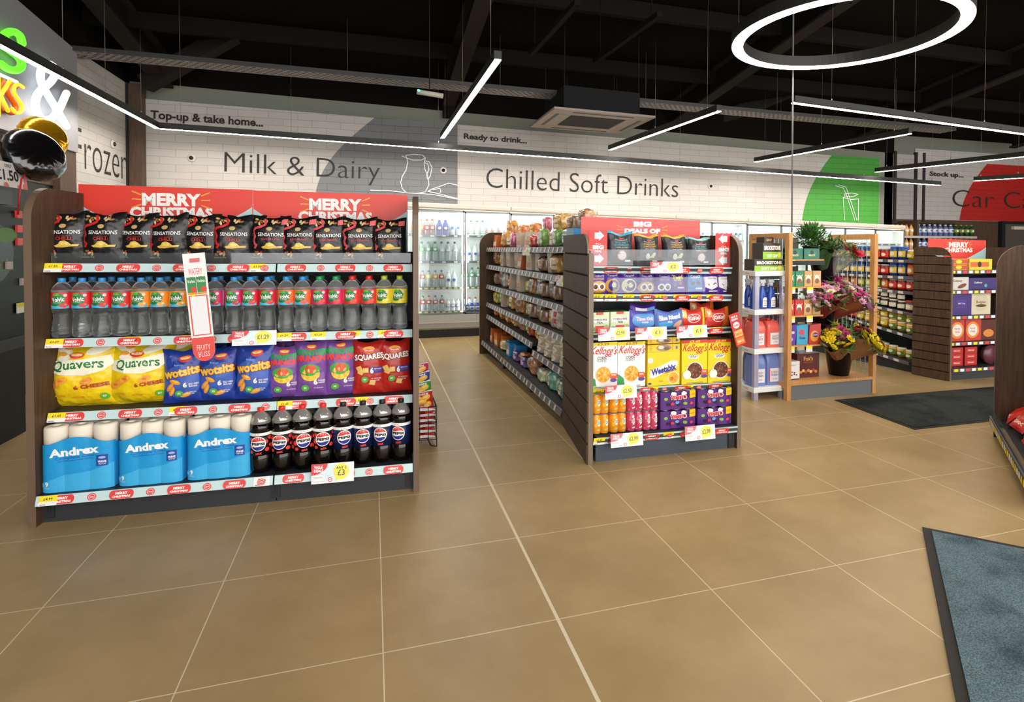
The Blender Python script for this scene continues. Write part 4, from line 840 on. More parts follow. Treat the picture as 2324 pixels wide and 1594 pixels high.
a=G2.m(1337,573,.085); b=G2.m(1661,604,.085); MB().box(0,b[0]-a[0],0,.003,0,a[1]-b[1]+.01,ACR).build('acrylic_riser',loc=G2.w(a[0],.082,ZF2[4](0)),rot=(0,0,G2.ang),label='clear acrylic riser in front of the dark grey crisp packets',cat='shelf riser')
a=G2.m(1390,641,.085); b=G2.m(1600,668,.085); MB().box(0,b[0]-a[0],0,.003,0,a[1]-b[1]+.01,ACR).build('acrylic_riser',loc=G2.w(a[0],.082,ZF2[3](0)),rot=(0,0,G2.ang),label='clear acrylic riser in front of the purple chocolate pouches',cat='shelf riser')
def choc(k):
    w,h=.125,.15; P=Print(); Wt=C('f2eef4',.4); cc_=('e9b04a','c98a2c','6a3fb0','d9a06a','7a4fb0','8a4fb0','3f86c9','f0eef2','f0eef2')[k]
    P.rect(w*.18,h*.84,w*.42,h*.98,C('e8dc2a',.4))
    if k in (0,3,4): P.ell(0,.035,w*.5,.035,C(cc_,.4),18) if k!=4 else None; P.ell(-.022,.037,.024,.022,Wt,14); P.ell(.022,.037,.024,.022,Wt,14); P.ell(-.022,.036,.014,.014,C('6b4530',.4),12); P.ell(.022,.036,.014,.014,C('7a4a2c',.4),12); P.text('Cadbury' if k!=3 else 'Dairy Milk',0,.103,.075,.016,Wt,.02); P.text('BUTTONS',0,.083,.07,.011,C('e9b04a' if k==0 else 'd98ac0',.4),.04)
    elif k in (1,2): 
        P.ell(.0,.045,.052,.042,C('efe0b0' if k==2 else 'd99a34',.4),20); P.ell(.006,.045,.038,.032,C('4a2a86',.4),18); P.ell(.008,.048,.017,.016,C('e8dcb0',.4),12); P.text('Caramel',0,.108,.07,.014,Wt,.02)
        if k==2: P.ell(-.025,.05,.015,.014,C('e8dcb0',.4),12)
    elif k==5: P.text('Twirl',0,.1,.075,.026,C('f2e23a',.4),.06); P.text('BITES',.0,.08,.05,.01,C('f2e23a',.4),.04); P.ell(-.02,.05,.01,.008,C('b5793a',.4)); P.ell(.02,.06,.01,.008,C('b5793a',.4)); P.rect(0,.03,.055,.038,Wt)
    elif k==6: P.rect(-w*.42,.012,w*.42,.115,C('3f86c9',.4)); P.text('OREO',0,.105,.07,.02,Wt,.05); P.ell(-.02,.06,.014,.01,C('6b4530',.4),r=.6); P.ell(.02,.065,.016,.011,C('6b4530',.4),r=-.4); P.rect(-.0,.025,.05,.035,Wt)
    else: P.poly([(-w*.44,.1),(-w*.4,.04),(0,.022),(w*.4,.04),(w*.44,.1),(0,.112)],Wt); P.text('Chocolate',0,.092,.07,.01,C('8a4a3a',.4),.02,wave=.004); P.line([(-.03,.06),(-.02,.05)],.004,C('6b4530',.4)); P.line([(.01,.055),(.025,.065),(.035,.06)],.006,C('5b3520',.4)); P.rect(-.02,.01,.05,.018,Wt); P.text('Cadbury',-.02,.127,.05,.012,Wt,.02,res=1)
    return tag(bag('chocolate_pouch',w,h,.05,GL('5b32a0',r=.32),P,k+31,10,12,flare=.03),cat='chocolate pouch')
for i,u in enumerate((1357,1388,1426,1466,1506,1535,1576,1612,1645)):
    s,_=G2.m(u,668,.15); p=choc(i); put(p,G2.w(s,.15,ZF2[3](s)+.001),(-.08,0,G2.ang+random.uniform(-.1,.1)),f"purple chocolate pouch with {('amber base','orange swirl','cream swirl','tan base','two round sweets','yellow lettering','sky blue panel','white panel','white panel')[i]}, {ORD[i]} from the slatted end",'purple chocolate pouches',scale=(1,1,1.08))
# third shelf: tea, biscuit bars
def tea(k):
    P=Print(); P.rect(-.065,0,.065,.125,C('d5dfba',.5)); P.rect(-.03,0,.03,.04,C('dd4a3f',.5)); P.rect(-.025,.11,.025,.125,C('dd4a3f',.5)); P.rect(-.055,.062,.055,.09,WHITE); P.text('YORKSHIRE',0,.079,.1,.014,INK,.02,res=1); P.text('TEA',0,.06,.04,.014,INK,.02); P.ell(-.045,.02,.018,.014,C('8fae6a',.5)); P.ell(.045,.03,.018,.016,C('a9bf7a',.5)); return carton('tea_box',.13,.1,.125,C('e9e6d2',.5),P,top=C('4e7a3a',.5))
t_=tag(tea(0),cat='tea box'); 
for i,u in enumerate((1361,1407)): s,_=G2.m(u,740,.09); put(t_,G2.w(s,.09,ZF2[2](s)+.001),G2.ang,('green and cream tea box next to the slatted end','second green and cream tea box, beside the biscuit bars')[i],'tea boxes')
def bar(name,w,h,t,c,P,k): return tag(bag(name,w,h,t,GL(c,r=.35),P,k,12,8,flare=.0,wr=.003),cat='biscuit multipack')
Wt=WHITE
P=Print(); P.ell(0,.06,.085,.05,C('5f9fe0',.4),20); P.text('Time Out',0,.07,.12,.026,C('f4c4c0',.4),.06); P.text('Timeout',0,.07,.12,.024,C('e66a60',.4),.03) if 0 else None; P.text('WAFER',0,.045,.05,.012,Wt,.02); b1=bar('biscuit_multipack',.2,.12,.05,'5a54b8',P,40)
P=Print(); P.rect(-.1,.0,.1,.12,C('5b76c2',.4)); P.text('Blue Riband',0,.075,.15,.032,Wt,.04,rot=.1); P.ell(.06,.03,.04,.016,C('e2b489',.4),14,r=.5); P.ell(-.03,.03,.05,.016,C('4aa6e6',.4),14); P.text('Milk',0,.045,.035,.012,Wt,.01); b2=bar('biscuit_multipack',.2,.12,.05,'3f5fb4',P,41)
def kk(alt,k):
    P=Print(); P.rect(-.09,.06,-.05,.11,C('e6a24a' if alt else 'efc44a',.4)); P.text('21' if not alt else '9',-.07,.085,.02,.03,Wt,.03); P.ell(0,.06,.048,.032,Wt,20,r=.1); P.ell(0,.06,.044,.028,C('d42a24',.4),20,r=.1); P.text('KitKat',0,.06,.078,.028,Wt,.04,rot=.1)
    if alt: P.poly([(.03,0),(.09,0),(.09,.12),(.06,.12)],C('ee7a1c',.4)); P.ell(0,.06,.048,.032,Wt,20,r=.1); P.ell(0,.06,.044,.028,C('d42a24',.4),20,r=.1); P.text('KitKat',0,.06,.078,.028,Wt,.04,rot=.1)
    else: P.rect(.065,0,.09,.12,C('f0cc30',.4))
    return bar('biscuit_multipack',.185,.12,.05,'d8372c',P,k)
b3,b4=kk(0,42),kk(1,43)
P=Print(); P.rect(-.06,.1,.02,.12,Wt); P.rect(.02,.09,.08,.12,C('5fa8e8',.4)); b5=bar('biscuit_multipack',.19,.14,.05,'4c249c',P,44); b6=kk(1,45)
for p,u,d,z,l,ln in ((b1,1461,.12,0,'purple and blue wafer multipack beside the tea boxes',-.1),(b2,1518,.1,0,'slate blue ribboned biscuit multipack with white script',-.1),(b3,1572,.12,0,'red wafer multipack with a yellow edge stripe',-.1),(b4,1628,.11,.0,'red and orange wafer multipack beside the hanging red strip',-.1),(b5,1459,.22,.012,'dark purple multipack standing behind the wafer pack',0),(b6,1592,.24,.03,'orange wafer multipack lying at the back',0)):
    s,_=G2.m(u,742,d); put(p,G2.w(s,d,ZF2[2](s)+.001+z),(ln,0,G2.ang),l,'biscuit multipacks on the middle shelf')
for (u0,v0,v1,u1,t,l,fd) in ((1358,744,773,1430,'£2.99','value deals card reading 2.99 below the tea boxes',0),(1443,743,771,1514,'£1','value deals card reading 1 below the purple wafer pack',0),(1537,739,767,1606,'£1','value deals card reading 1 below the red wafer packs',0),(1374,875,905,1446,'£2.50','value deals card reading 2.50 below the white cereal boxes',0),(1387,984,1014,1460,'£2.99','faded value deals card reading 2.99 below the orange and pink cans',1),(1556,967,999,1624,'£2.99','faded value deals card below the purple can packs',1),(1477,594,620,1550,'£2','small value card with a yellow spot below the dark crisp packets',0)):
    price_card(G2,u0,v0,v1,u1,-.05,t,l,fade=fd)
a=G2.m(1674,780,-.02); b=G2.m(1664,712,-.02); w,h=.075,.22; m=MB(); m.box(-w/2,w/2,0,.002,-h,0,C('c9271f',.4)); P=Print(); P.text('HAVE A',0,-.022,.05,.014,Wt,.03); P.text('BREAK',0,-.04,.05,.014,Wt,.03); P.ell(0,-.08,.024,.022,Wt); P.text('KitKat',0,-.08,.04,.014,REDS,.04); P.rect(-.03,-.16,.03,-.115,C('e7b56a',.4)); P.rect(-.03,-.21,.03,-.165,C('ee7a1c',.4)); P.text('ONLY £1',0,-.14,.045,.016,REDS,.03); P.text('ONLY £1',0,-.19,.045,.016,Wt,.03)
m.bake(P,lambda x,z,hh:(x,-hh,z),dl=.0003); m.build('wobbler_strip',loc=G2.w(b[0],-.02,b[1]),rot=(0,-.3,G2.ang),label='small red hanging promotion strip tilted off the end of the chocolate shelf',cat='promotion strip')
# cereal
def cereal(kind):
    w,h=.19,.29; P=Print()
    if kind=='corn':
        base=C('f4f3f0',.45); P.rect(-w/2,h*.93,w/2,h,YEL); P.text('£3.29',-.0,h*.963,.08,.016,C('d07a1c',.5),.03); P.text("Kellogg's",.004,h*.8,w*.93,.066,C('d2262f',.4),.012,rot=-.05,shear=.35); P.text('CORN',-.01,h*.66,.06,.02,INK,.01); P.text('FLAKES',-.01,h*.6,.062,.014,INK,-.01)
        P.ell(.0,h*.3,.055,.055,C('ece7dc',.4),20); P.ell(0,h*.3,.049,.05,C('e6a93c',.4),20)
        for k in range(14): t=k*2.4; r_=.042*math.sqrt((k+.5)/14); P.ell(r_*math.cos(t),h*.3+r_*math.sin(t),.012,.006,C(('f6cf70','d98f22','efbc52')[k%3],.4),8,r=t)
        P.rect(-w/2,0,-.045,.02,C('b9cf8f',.4)); P.poly([(-w/2,.02),(-.05,.02),(-.056,.06),(-w/2,.09)],C('2fa04e',.4))
    elif kind=='coco':
        base=C('f2d71c',.45); P.rect(-w/2,h*.93,w/2,h,REDS); P.text('£3.49',.0,h*.963,.08,.016,YEL,.03); P.text("Kellogg's",.004,h*.8,w*.93,.066,C('d2262f',.4),.012,rot=-.05,shear=.35); P.poly(roundpoly(-.05,h*.57,.03,h*.67,.018),Wt); P.text('COCO',-.01,h*.64,.06,.018,INK,.02); P.text('pops',-.01,h*.6,.04,.013,INK,.0)
        P.ell(.0,h*.3,.062,.06,C('ece7dc',.4),22); P.ell(0,h*.3,.055,.053,C('6b3a22',.4),20)
        for k in range(22): t=k*2.4; r_=.048*math.sqrt((k+.5)/22); P.ell(r_*math.cos(t),h*.3+r_*math.sin(t),.008,.006,C(('8a5030','a56a44','55301c')[k%3],.4),7,r=t)
        P.ell(-.06,h*.22,.03,.03,C('f3efe2',.4))
    P.poly(roundpoly(.045,h*.2,w/2-.002,h*.32,.012),C('e2582a',.4)); P.text('39%',.068,h*.28,.03,.013,Wt,.03,res=1); P.ell(.068,h*.17,.022,.012,C('5a4a9c',.4)); P.rect(-.06,.006,.06,.012,C('9a9a8a',.5)) 
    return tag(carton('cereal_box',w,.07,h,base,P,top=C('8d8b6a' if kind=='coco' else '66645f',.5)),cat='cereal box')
P=Print(); w,h=.23,.25; P.text('Weetabix',0,.1,.19,.055,C('e8802a',.4),.11,rot=.22); P.poly([(-.1,.055),(-.095,.1),(.06,.16),(.1,.155),(.1,.12),(-.07,.05)],Wt); P.text('Weetabix',0,.103,.18,.042,C('2a3a94',.4),.05,rot=.2,shear=.15); P.ell(-.095,.165,.02,.018,Wt); P.text('95%',-.095,.165,.024,.01,C('e2802a',.4),.0,res=1)
P.ell(.07,.045,.042,.042,Wt,24); P.ell(.07,.045,.038,.038,C('f0b232',.4),24); P.ell(.058,.04,.014,.014,C('d97c22',.4)); P.ell(.084,.05,.014,.014,C('e2a03a',.4)); P.ell(.06,.045,.004,.004,REDS,8); P.ell(.08,.03,.004,.004,REDS,8); P.rect(-.11,.01,-.09,.022,C('2a3a94',.4)); P.text('24 biscuits',-.02,.03,.03,.014,C('c97a1c',.4),0,res=1); P.rect(.085,.2,.1,.213,C('4a6ab0',.4)) if 0 else None
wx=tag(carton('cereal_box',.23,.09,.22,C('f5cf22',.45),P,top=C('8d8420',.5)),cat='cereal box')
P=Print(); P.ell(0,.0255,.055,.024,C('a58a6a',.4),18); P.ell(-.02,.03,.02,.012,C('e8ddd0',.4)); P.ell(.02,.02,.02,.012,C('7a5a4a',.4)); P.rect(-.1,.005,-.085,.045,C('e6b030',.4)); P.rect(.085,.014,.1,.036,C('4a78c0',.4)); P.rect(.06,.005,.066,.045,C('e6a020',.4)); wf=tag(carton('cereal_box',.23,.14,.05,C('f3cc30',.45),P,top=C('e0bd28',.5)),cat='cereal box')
cf,cp=cereal('corn'),cereal('coco')
for p,u,l in ((cf,1369,'white corn flake box nearest the slatted end'),(cf,1433,'white corn flake box beside the yellow wheat biscuit box'),(wx,1506,'yellow wheat biscuit cereal box with blue lettering in the middle'),(cp,1576,'yellow chocolate cereal box beside the wheat biscuit box'),(cp,1635,'yellow chocolate cereal box against the plain end panel')):
    s,_=G2.m(u,870,.08); put(p,G2.w(s,.08,ZF2[1](s)+.001),G2.ang,l,'cereal boxes on the promotion shelf')
for k in range(2):
    s,_=G2.m(1506,870,.08); put(wf,G2.w(s,.08,ZF2[1](s)+.222+.052*k),G2.ang,('yellow cereal carton lying flat on the wheat biscuit box','topmost yellow cereal carton lying on its side')[k],'cereal cartons lying flat',scale=(1,1,.75 if k else .9))
for i,(p,u) in enumerate(((cf,1369),(cf,1433),(cp,1576),(cp,1635))):
    s,_=G2.m(u,870,.08); put(p,G2.w(s,.19,ZF2[1](s)+.001),G2.ang,f"cereal box hidden in the second row, {ORD[i]} from the slatted end",'cereal boxes in the second row')
# can packs
def can(c,P,R=.033,h=.122):
    m=MB(); AL=C('b9bbbd',.3,.5,.9); m.lathe([(.024,0),(R,.01),(R,h-.014),(.026,h-.003),(.026,h),(.024,h-.004),(1e-5,h-.004)],20,[AL,GL(c,None,.3),GL(c,None,.3),AL,AL,AL]); m.bake(P,cyl(R+.0002),dx=.008,dl=.0001,h0=.0004); return m
def canpack(kind,nx,ny,pitch):
    o=empty('drinks_can_pack',cat='drinks can pack'); P=Print(); h=.122
    if kind=='orange': c='ee9a1c'; P.ell(.005,.072,.016,.02,C('dff0dc',.4),14); P.text('J2O',.004,.072,.026,.024,C('1f6a5a',.4),.02); P.rect(-.012,.028,.016,.036,C('a9c8a0',.4)); P.ell(-.01,.1,.008,.006,C('f6d24a',.4)); P.ell(-.02,.06,.01,.012,C('f0b82c',.4))
    if kind=='pink': 
        c='cf3f66'
        for k in range(14): P.ell(-.03+.06*((k*37)%100)/100,.02+.085*((k*61)%100)/100,.004,.004,C(('f2a0b4','8a1f3f','a8c06a')[k%3],.4),7)
        P.ell(.005,.068,.016,.02,C('e3ecd8',.4),14); P.text('J2O',.004,.068,.026,.024,C('7a3f9a',.4),.02); P.rect(-.01,.026,.02,.034,C('d0dcc0',.4)); P.ell(.0,.098,.01,.009,Wt)
    if kind=='purple': c='4b2468'
    cn=can(c,P).build('can',o); first=True
    for i in range(nx):
        for j in range(ny):
            x=(i-(nx-1)/2)*pitch; y=.034+j*.067
            if first: cn.location=(x,y,0); cn.rotation_euler=(0,0,.25 if kind!='purple' else 0); first=False
            else: c2=cn.copy(); col.objects.link(c2); c2.parent=o; c2.location=(x,y,0)
    W_=pitch*(nx-1)/2+.036
    if kind=='purple':
        m=MB(); V_=GL('5a2c7e','film',.3); N=48; D_=.067*ny
        def fr(x): return -.0025-.011*abs(math.sin((x/pitch+.5*(nx%2==0)+ (.5 if nx%2 else 0))*PI))*0+.0
        def yf(x): 
            q=((x+W_)%pitch)/pitch; return .002-.0+.010*(abs(q-.5)*2)**3
        m.grid(N,1,lambda u,v:((u-.5)*2*W_,yf((u-.5)*2*W_)-.004,.004+v*.112),V_)
        for s_ in (-1,1): m.poly([(s_*W_,.006,.004),(s_*W_,D_,.004),(s_*W_,D_,.116),(s_*W_,.006,.116)][::s_],V_)
        P=Print(); P.text('VIMTO',0,.075,.1,.03,C('f4f0f0',.4),.09); P.text('VIMTO',0,.075,.094,.024,REDS,.05)
        for x,y,cc_ in ((-.075,.07,'7fc24a'),(.04,.035,'7fc24a'),(-.035,.035,'d9405a'),(.0,.03,'1c1030'),(-.06,.035,'1c1030'),(.075,.035,'d9405a'),(-.01,.045,'6aa8e0')): P.ell(x,y,.011,.01,C(cc_,.4),12)
        P.ell(-.03,.1,.016,.012,Wt); P.ell(.03,.1,.016,.012,Wt); P.rect(.062,.07,.1,.116,C('f2c61c',.4)); P.text('£3.75',.082,.092,.028,.012,C('c9701c',.5),.02)
        m.bake(P,lambda x,z,hh:(x,yf(x)-.004-hh,z+.004),dx=.004,dl=.0004,h0=.004)
        m.poly([(.062,.0,.118),(.1,.0,.118),(.1,D_,.118),(.062,D_,.118)],C('e8c41c',.4)); m.poly([(-W_,.0,.1175),(.062,.0,.1175),(.062,D_,.1175),(-W_,D_,.1175)],C('2a1838',.3,kind='film')); m.build('printed_film',o)
    else:
        m=MB(); D_=.067*ny; m.poly([(-W_,.0,.124),(W_,.0,.124),(W_,D_,.124),(-W_,D_,.124)],FILM); m.build('shrink_film',o)
    return o
co_,cpk,cv=canpack('orange',2,2,.058),canpack('pink',2,2,.056),canpack('purple',3,2,.066)
for t in range(2):
    for i,u in enumerate((1365,1405)): s,_=G2.m(u,985,.03); put(co_,G2.w(s-.0,.03,ZF2[0](s)+.001+.126*t),(0,0,G2.ang),f"orange drinks can pack, {('lower','upper')[t]} tier, {('beside the slatted end','beside the pink cans')[i]}",'orange can packs',scale=(.92,1,1.04))
    for i,u in enumerate((1443,1478)): s,_=G2.m(u,975,.03); put(cpk,G2.w(s,.03,ZF2[0](s)+.001+.126*t),(0,0,G2.ang),f"pink patterned drinks can pack, {('lower','upper')[t]} tier, {('beside the orange cans','beside the purple cans')[i]}",'pink can packs',scale=(.88,1,1.04))
    for i,u in enumerate((1539,1622)): s,_=G2.m(u,965,.03); put(cv,G2.w(s,.03,ZF2[0](s)+.001+.124*t),(0,0,G2.ang),f"purple film wrapped can pack, {('lower','upper')[t]} tier, {('beside the pink cans','against the end panel')[i]}",'purple can packs',scale=(1.22,1,1.02))
# ================================================================== glazed drinks chillers along the back wall
YD=5.25; zD=lambda u,v:PY(u,v,YD).z
CREAM=C('c9c2b6',.4); FRM=C('7d8384',.35,metal=.5); INNER=C('f3f2ef',.5); LEDF=C('fffdf8',.5,emit=4.6)
ztop=lambda x:1.855-.0245*x*.98; 
def rowbottle(name,h,R,cap,body,lab,labz=(.3,.62),trans=False,neck=.35,capr=.42,liq=None):
    o=empty(name,cat='drink bottle'); bm=PET if trans else PL(body,.25); pr=[(R*.9,0),(R,h*.03),(R,h*.6),(R*.93,h*.68),(R*.62,h*.82),(R*neck,h*.9),(R*neck,h*.93)]
    MB().lathe(pr,12,bm).build('bottle_body',o)
    if liq: MB().lathe([(R*.88,h*.01),(R*.94,h*.04),(R*.94,h*liq),(1e-4,h*liq)],12,PL(body,.2)).build('drink_fill',o)
    MB().lathe([(R*capr,h*.9),(R*capr,h),(1e-5,h)],10,PL(cap)).build('cap',o)
    if lab: m=MB(); m.lathe([(R*1.02,h*labz[0]),(R*1.02,h*labz[1])],12,PL(lab)); P=Print(); P.ell(0,h*(labz[1]-labz[0])*.5,R*.6,h*(labz[1]-labz[0])*.3,WHITE if lab not in('f2f2f2','e9e9ec') else PL('3f6fb8'),10); m.bake(P,cyl(R*1.025,h*labz[0]),dx=R*.4,dl=.0002,h0=.0006); m.build('label',o)
    return o
units=[-2.08-1.372*1,-2.08,-.708+.0]; 
x0=.0-.03; DW=.686
ustart=[x0-DW*4,x0-DW*2]+[x0+DW*2*k for k in range(6)]+[x0+DW*12]
SHZ=[PY(1000,v,YD+.1).z for v in (706,652,593,534)]
for ui,xs_ in enumerate(ustart):
    nd=1 if ui==len(ustart)-1 else 2; xe=xs_+DW*nd; zt0,zt1=ztop(xs_),ztop(xe)
    nm=('first','second','third','fourth','fifth','sixth','seventh','eighth','ninth')[ui]
    o=empty('display_chiller',(xs_,YD,0),label=f"white lit glass door drinks chiller, {nm} cabinet from the frozen corner",cat='display chiller',group='glass door chillers'); w=DW*nd
    MB().box(0.002,w-.002,.02,.23,0,.12,C('15171c',.5)).build('plinth',o)
    MB().prism([(-.02,.33),(-.035,.22),(-.03,.14),(.0,.115),(.24,.115),(.24,.33)],0,.002,w-.002,C('a3a39c',.4)).build('lower_front',o)
    m=MB(); m.box(.002,w-.002,-.038,-.03,.215,.222,C('d4d2cb',.3)); m.build('bumper_strip',o)
    zc_=(zt0+zt1)/2
    m=MB(); m.hexa([(.001,-.05,zt0+.01),(w-.001,-.05,zt1+.01),(w-.001,.24,zt1+.01),(.001,.24,zt0+.01),(.001,-.05,zt0+.09),(w-.001,-.05,zt1+.09),(w-.001,.24,zt1+.09),(.001,.24,zt0+.09)],CREAM); m.build('canopy',o,bevel=.02)
    m=MB(); m.box(.01,w-.01,.225,.24,.33,min(zt0,zt1),INNER); m.build('back_panel',o)
    m=MB(); m.box(.0,.008,.01,.24,.33,zt0,INNER); m.box(w-.008,w,.01,.24,.33,zt1,INNER); m.build('side_panel',o)
    for k,z in enumerate(SHZ):
        z=z-.012*xs_; m=MB(); m.box(.012,w-.012,.055,.224,z-.012,z,C('e6e8ea',.4)); sh=m.build('shelf',o); m=MB(); m.box(.012,w-.012,.048,.054,z-.03,z+.004,C('6d6a74',.4)); P=Print(); x=.03
        while x<w-.05: P.rect(x,.006,x+.05,.028,C('e8df8a' if k<2 else 'e9e6e6',.5)); x+=.085 if k<2 else .17
        m.bake(P,lambda x,z_,h:(x,.048-h,z-.03+z_)); m.build('price_strip',sh)
    for k in range(nd):
        a,b=k*DW,(k+1)*DW; za,zb_=zt0+(zt1-zt0)*k/nd,zt0+(zt1-zt0)*(k+1)/nd; zz=min(za,zb_)
        m=MB(); f=.018
        m.box(a+.004,a+.004+f,-.02,.0,.34,zz,FRM); m.box(b-.004-f,b-.004,-.02,.0,.34,zz,FRM); m.box(a+.004,b-.004,-.02,.0,.34,.36,FRM); m.box(a+.004,b-.004,-.02,.0,zz-.02,zz,FRM)
        dr=m.build('door',o); MB().box(a+.02,b-.02,-.012,-.006,.355,zz-.015,GLASS).build('glass_pane',dr)
        hx=b-.05 if k==0 else a+.04; MB().tube([(hx,-.02,.9),(hx,-.045,.92),(hx,-.045,1.2),(hx,-.02,1.22)],.006,C('c9cdd0',.25,metal=.9),6).build('handle',dr)
        m=MB(); m.box(a+.024,a+.034,.006,.02,.36,zz-.04,LEDF); m.box(b-.034,b-.024,.006,.02,.36,zz-.04,LEDF); m.build('led_strip',o)
    m=MB(); m.box(.03,w-.03,.03,.05,min(zt0,zt1)-.03,min(zt0,zt1)-.02,LEDF); m.build('led_strip',o)
def fz_(x,k): 
    ui=max(q for q in range(len(ustart)) if ustart[q]<=x+1e-6); return SHZ[k]-.012*ustart[ui]+.001
# bottles: door one
mk={}
def B(key,*a,**k):
    if key not in mk: mk[key]=rowbottle(*a,**k)
    return mk[key]
def frow(us,v,k,keyf,desc,grp,d=.1,sc=1):
    for i,u in enumerate(us):
        x=PY(u,v,YD+d).x; key,args,kw=keyf(i); p=B(key,*args,**kw)
        put(p,(x,YD+d,fz_(x,k)),0,f"{desc(i)}",grp)
bot='drink_bottle'
o1=[('oran',(bot,.23,.042,'f08a1c','ef7d10','f4a030'),dict(liq=.6,trans=True))]; r1=('redb',(bot,.23,.04,'d9301c','e0451f','c81f1f'),dict(liq=.6,trans=True)); p1=('purp',(bot,.22,.042,'3a3fa8','4a4ab8','2f2f8f'),{}); w1=('whit',(bot,.23,.044,'f0f0f2','f2f3f5','e9e9ec'),{})
frow([940,955,969,981,997,1011,1026,1040],530,3,lambda i:(o1[0],o1[0],r1,r1,p1,p1,w1,w1)[i],lambda i:f"{('orange','orange','red','red','purple','purple','white','white')[i]} drink bottle, {ORD[i]} along the top shelf of the aisle end chiller",'bottles on the top chiller shelf')
gw=('gwat',(bot,.285,.042,'3f7a5a','bcd4cf','4f9a6a'),dict(trans=True,labz=(.5,.72))); cw=('cwat',(bot,.285,.042,'5a5a8a','cfd6e4','d9c0c8'),dict(trans=True,labz=(.5,.6)))
frow([943,957,972,987,1002,1017,1032],590,2,lambda i:(gw,gw,gw,gw,cw,cw,cw)[i],lambda i:f"{'green labelled' if i<4 else 'clear'} water bottle, {ORD[i]} along the second shelf of the aisle end chiller",'bottles on the second chiller shelf')
fv=['d9262b','e6cf2a','f0962a','d9405a']
sv=lambda k:('sv%d'%k,(bot,.25,.038,'2f8fd6','d9e2e4',fv[k]),dict(trans=True,labz=(.5,.74)))
frow([943,959,973,988,1002,1017,1030],650,1,lambda i:(sv(0),sv(0),sv(1),sv(2),sv(0),w1,w1)[i],lambda i:f"{('strawberry','strawberry','lemon','mango','strawberry','white','white')[i]} drink bottle, {ORD[i]} along the third shelf of the aisle end chiller",'bottles on the third chiller shelf')
sc_=lambda c,k,l:('sc'+c,(bot,.23,.036,c,'d9e2e4',l),dict(trans=True,labz=(.48,.72)))
cl_=[sc_('cfc62a',0,'e6cf2a'),sc_('1e9a54',0,'cf3a4a'),sc_('d9281f',0,'c9302f'),sc_('2f8fd6',0,'c83a3f'),sc_('2f8fd6',0,'c83a3f'),('smw',(bot,.17,.036,'f0f0f2','f4f5f7','c9b8d9'),{}),('smw',(bot,.17,.036,'f0f0f2','f4f5f7','c9b8d9'),{}),('smw',(bot,.17,.036,'f0f0f2','f4f5f7','c9b8d9'),{})]
frow([946,960,973,988,1003,1017,1028,1039],704,0,lambda i:cl_[i],lambda i:f"{('yellow capped','green capped','red capped','blue capped','blue capped','small white','small white','small white')[i]} bottle, {ORD[i]} along the bottom shelf of the aisle end chiller",'bottles on the bottom chiller shelf')
# door two and the milk shelves further along
gm=('gmilk',(bot,.22,.042,'1f9a4a','f4f6f5','58b878'),dict(labz=(.1,.16))); pm=('pmilk',(bot,.21,.04,'e9e2dc','f4f1ee','e8a89a'),dict(labz=(.15,.4)))
tops=[1056+13.2*i for i in range(6)]+[1137+10.6*i for i in range(52)]
frow(tops,540,3,lambda i:gm if i<4 else pm if i<14 or 20<i<28 else w1,lambda i:f"pale milk bottle, {ORD[i]} along the chiller top shelf after the white cap bottles",'milk bottles on the chiller top shelf')
frow([1052,1064,1078,1091],575,2,lambda i:w1,lambda i:f"white capped drink bottle behind the bread shelving, {ORD[i]} on the second shelf",'white bottles beside the bread shelving')
frow([1057,1071,1085,1097],620,1,lambda i:gw,lambda i:f"green capped small water bottle, {ORD[i]} after the chiller door post",'green bottles beside the bread shelving')
frow([1053,1066,1079,1092],662,0,lambda i:('redc',(bot,.19,.036,'d9201c','e9e9ee','b8bccb'),{}),lambda i:f"red capped milk bottle, {ORD[i]} after the chiller door post",'red capped bottles beside the bread shelving')
for i,u in enumerate((1056,1069,1082,1095)):
    x=PY(u,700,YD+.1).x; put(B('bluec',bot,.17,.036,'f4f4f6','3a48c0','f2f2f2',labz=(.3,.62)),(x,YD+.03,.335),0,f"white and blue bottle at the chiller base, {ORD[i]} after the door post",'blue bottles beside the bread shelving')
# ================================================================== bread shelving seen along the aisle
BF=Frame((.672,3.865),(.735,.915)); LB=BF.len
bg=empty('gondola_shelving',BF.w(0,0,0),BF.ang,label='long dark wood bread shelving running down the aisle to the chillers',cat='shelving unit')
HB=1.475
endpanel(bg,-.03,.0,-.04,.5,HB+.02)
MB().box(0,LB,.5,.53,.02,1.45,C('1d1b1a',.6)).build('back_panel',bg); MB().box(0,LB,.06,.08,0,.1,C('1b1c20',.5)).build('kick_plate',bg)
for s in (.9,1.95): MB().box(s,s+.03,.03,.06,0,.1,C('17181b',.5)).build('foot',bg)
zs=[.17,.42,.625,.86,1.085,1.3]
print('bf',BF.m(1100,772,-.01),BF.m(1283,945,-.01),[ (BF.m(a,b,.06),BF.m(c_,d_,.06)) for a,b,c_,d_ in ((1117,712,1240,800),(1117,690,1283,762),(1117,648,1283,695),(1114,602,1280,628),(1114,560,1280,560))])
BS=[]
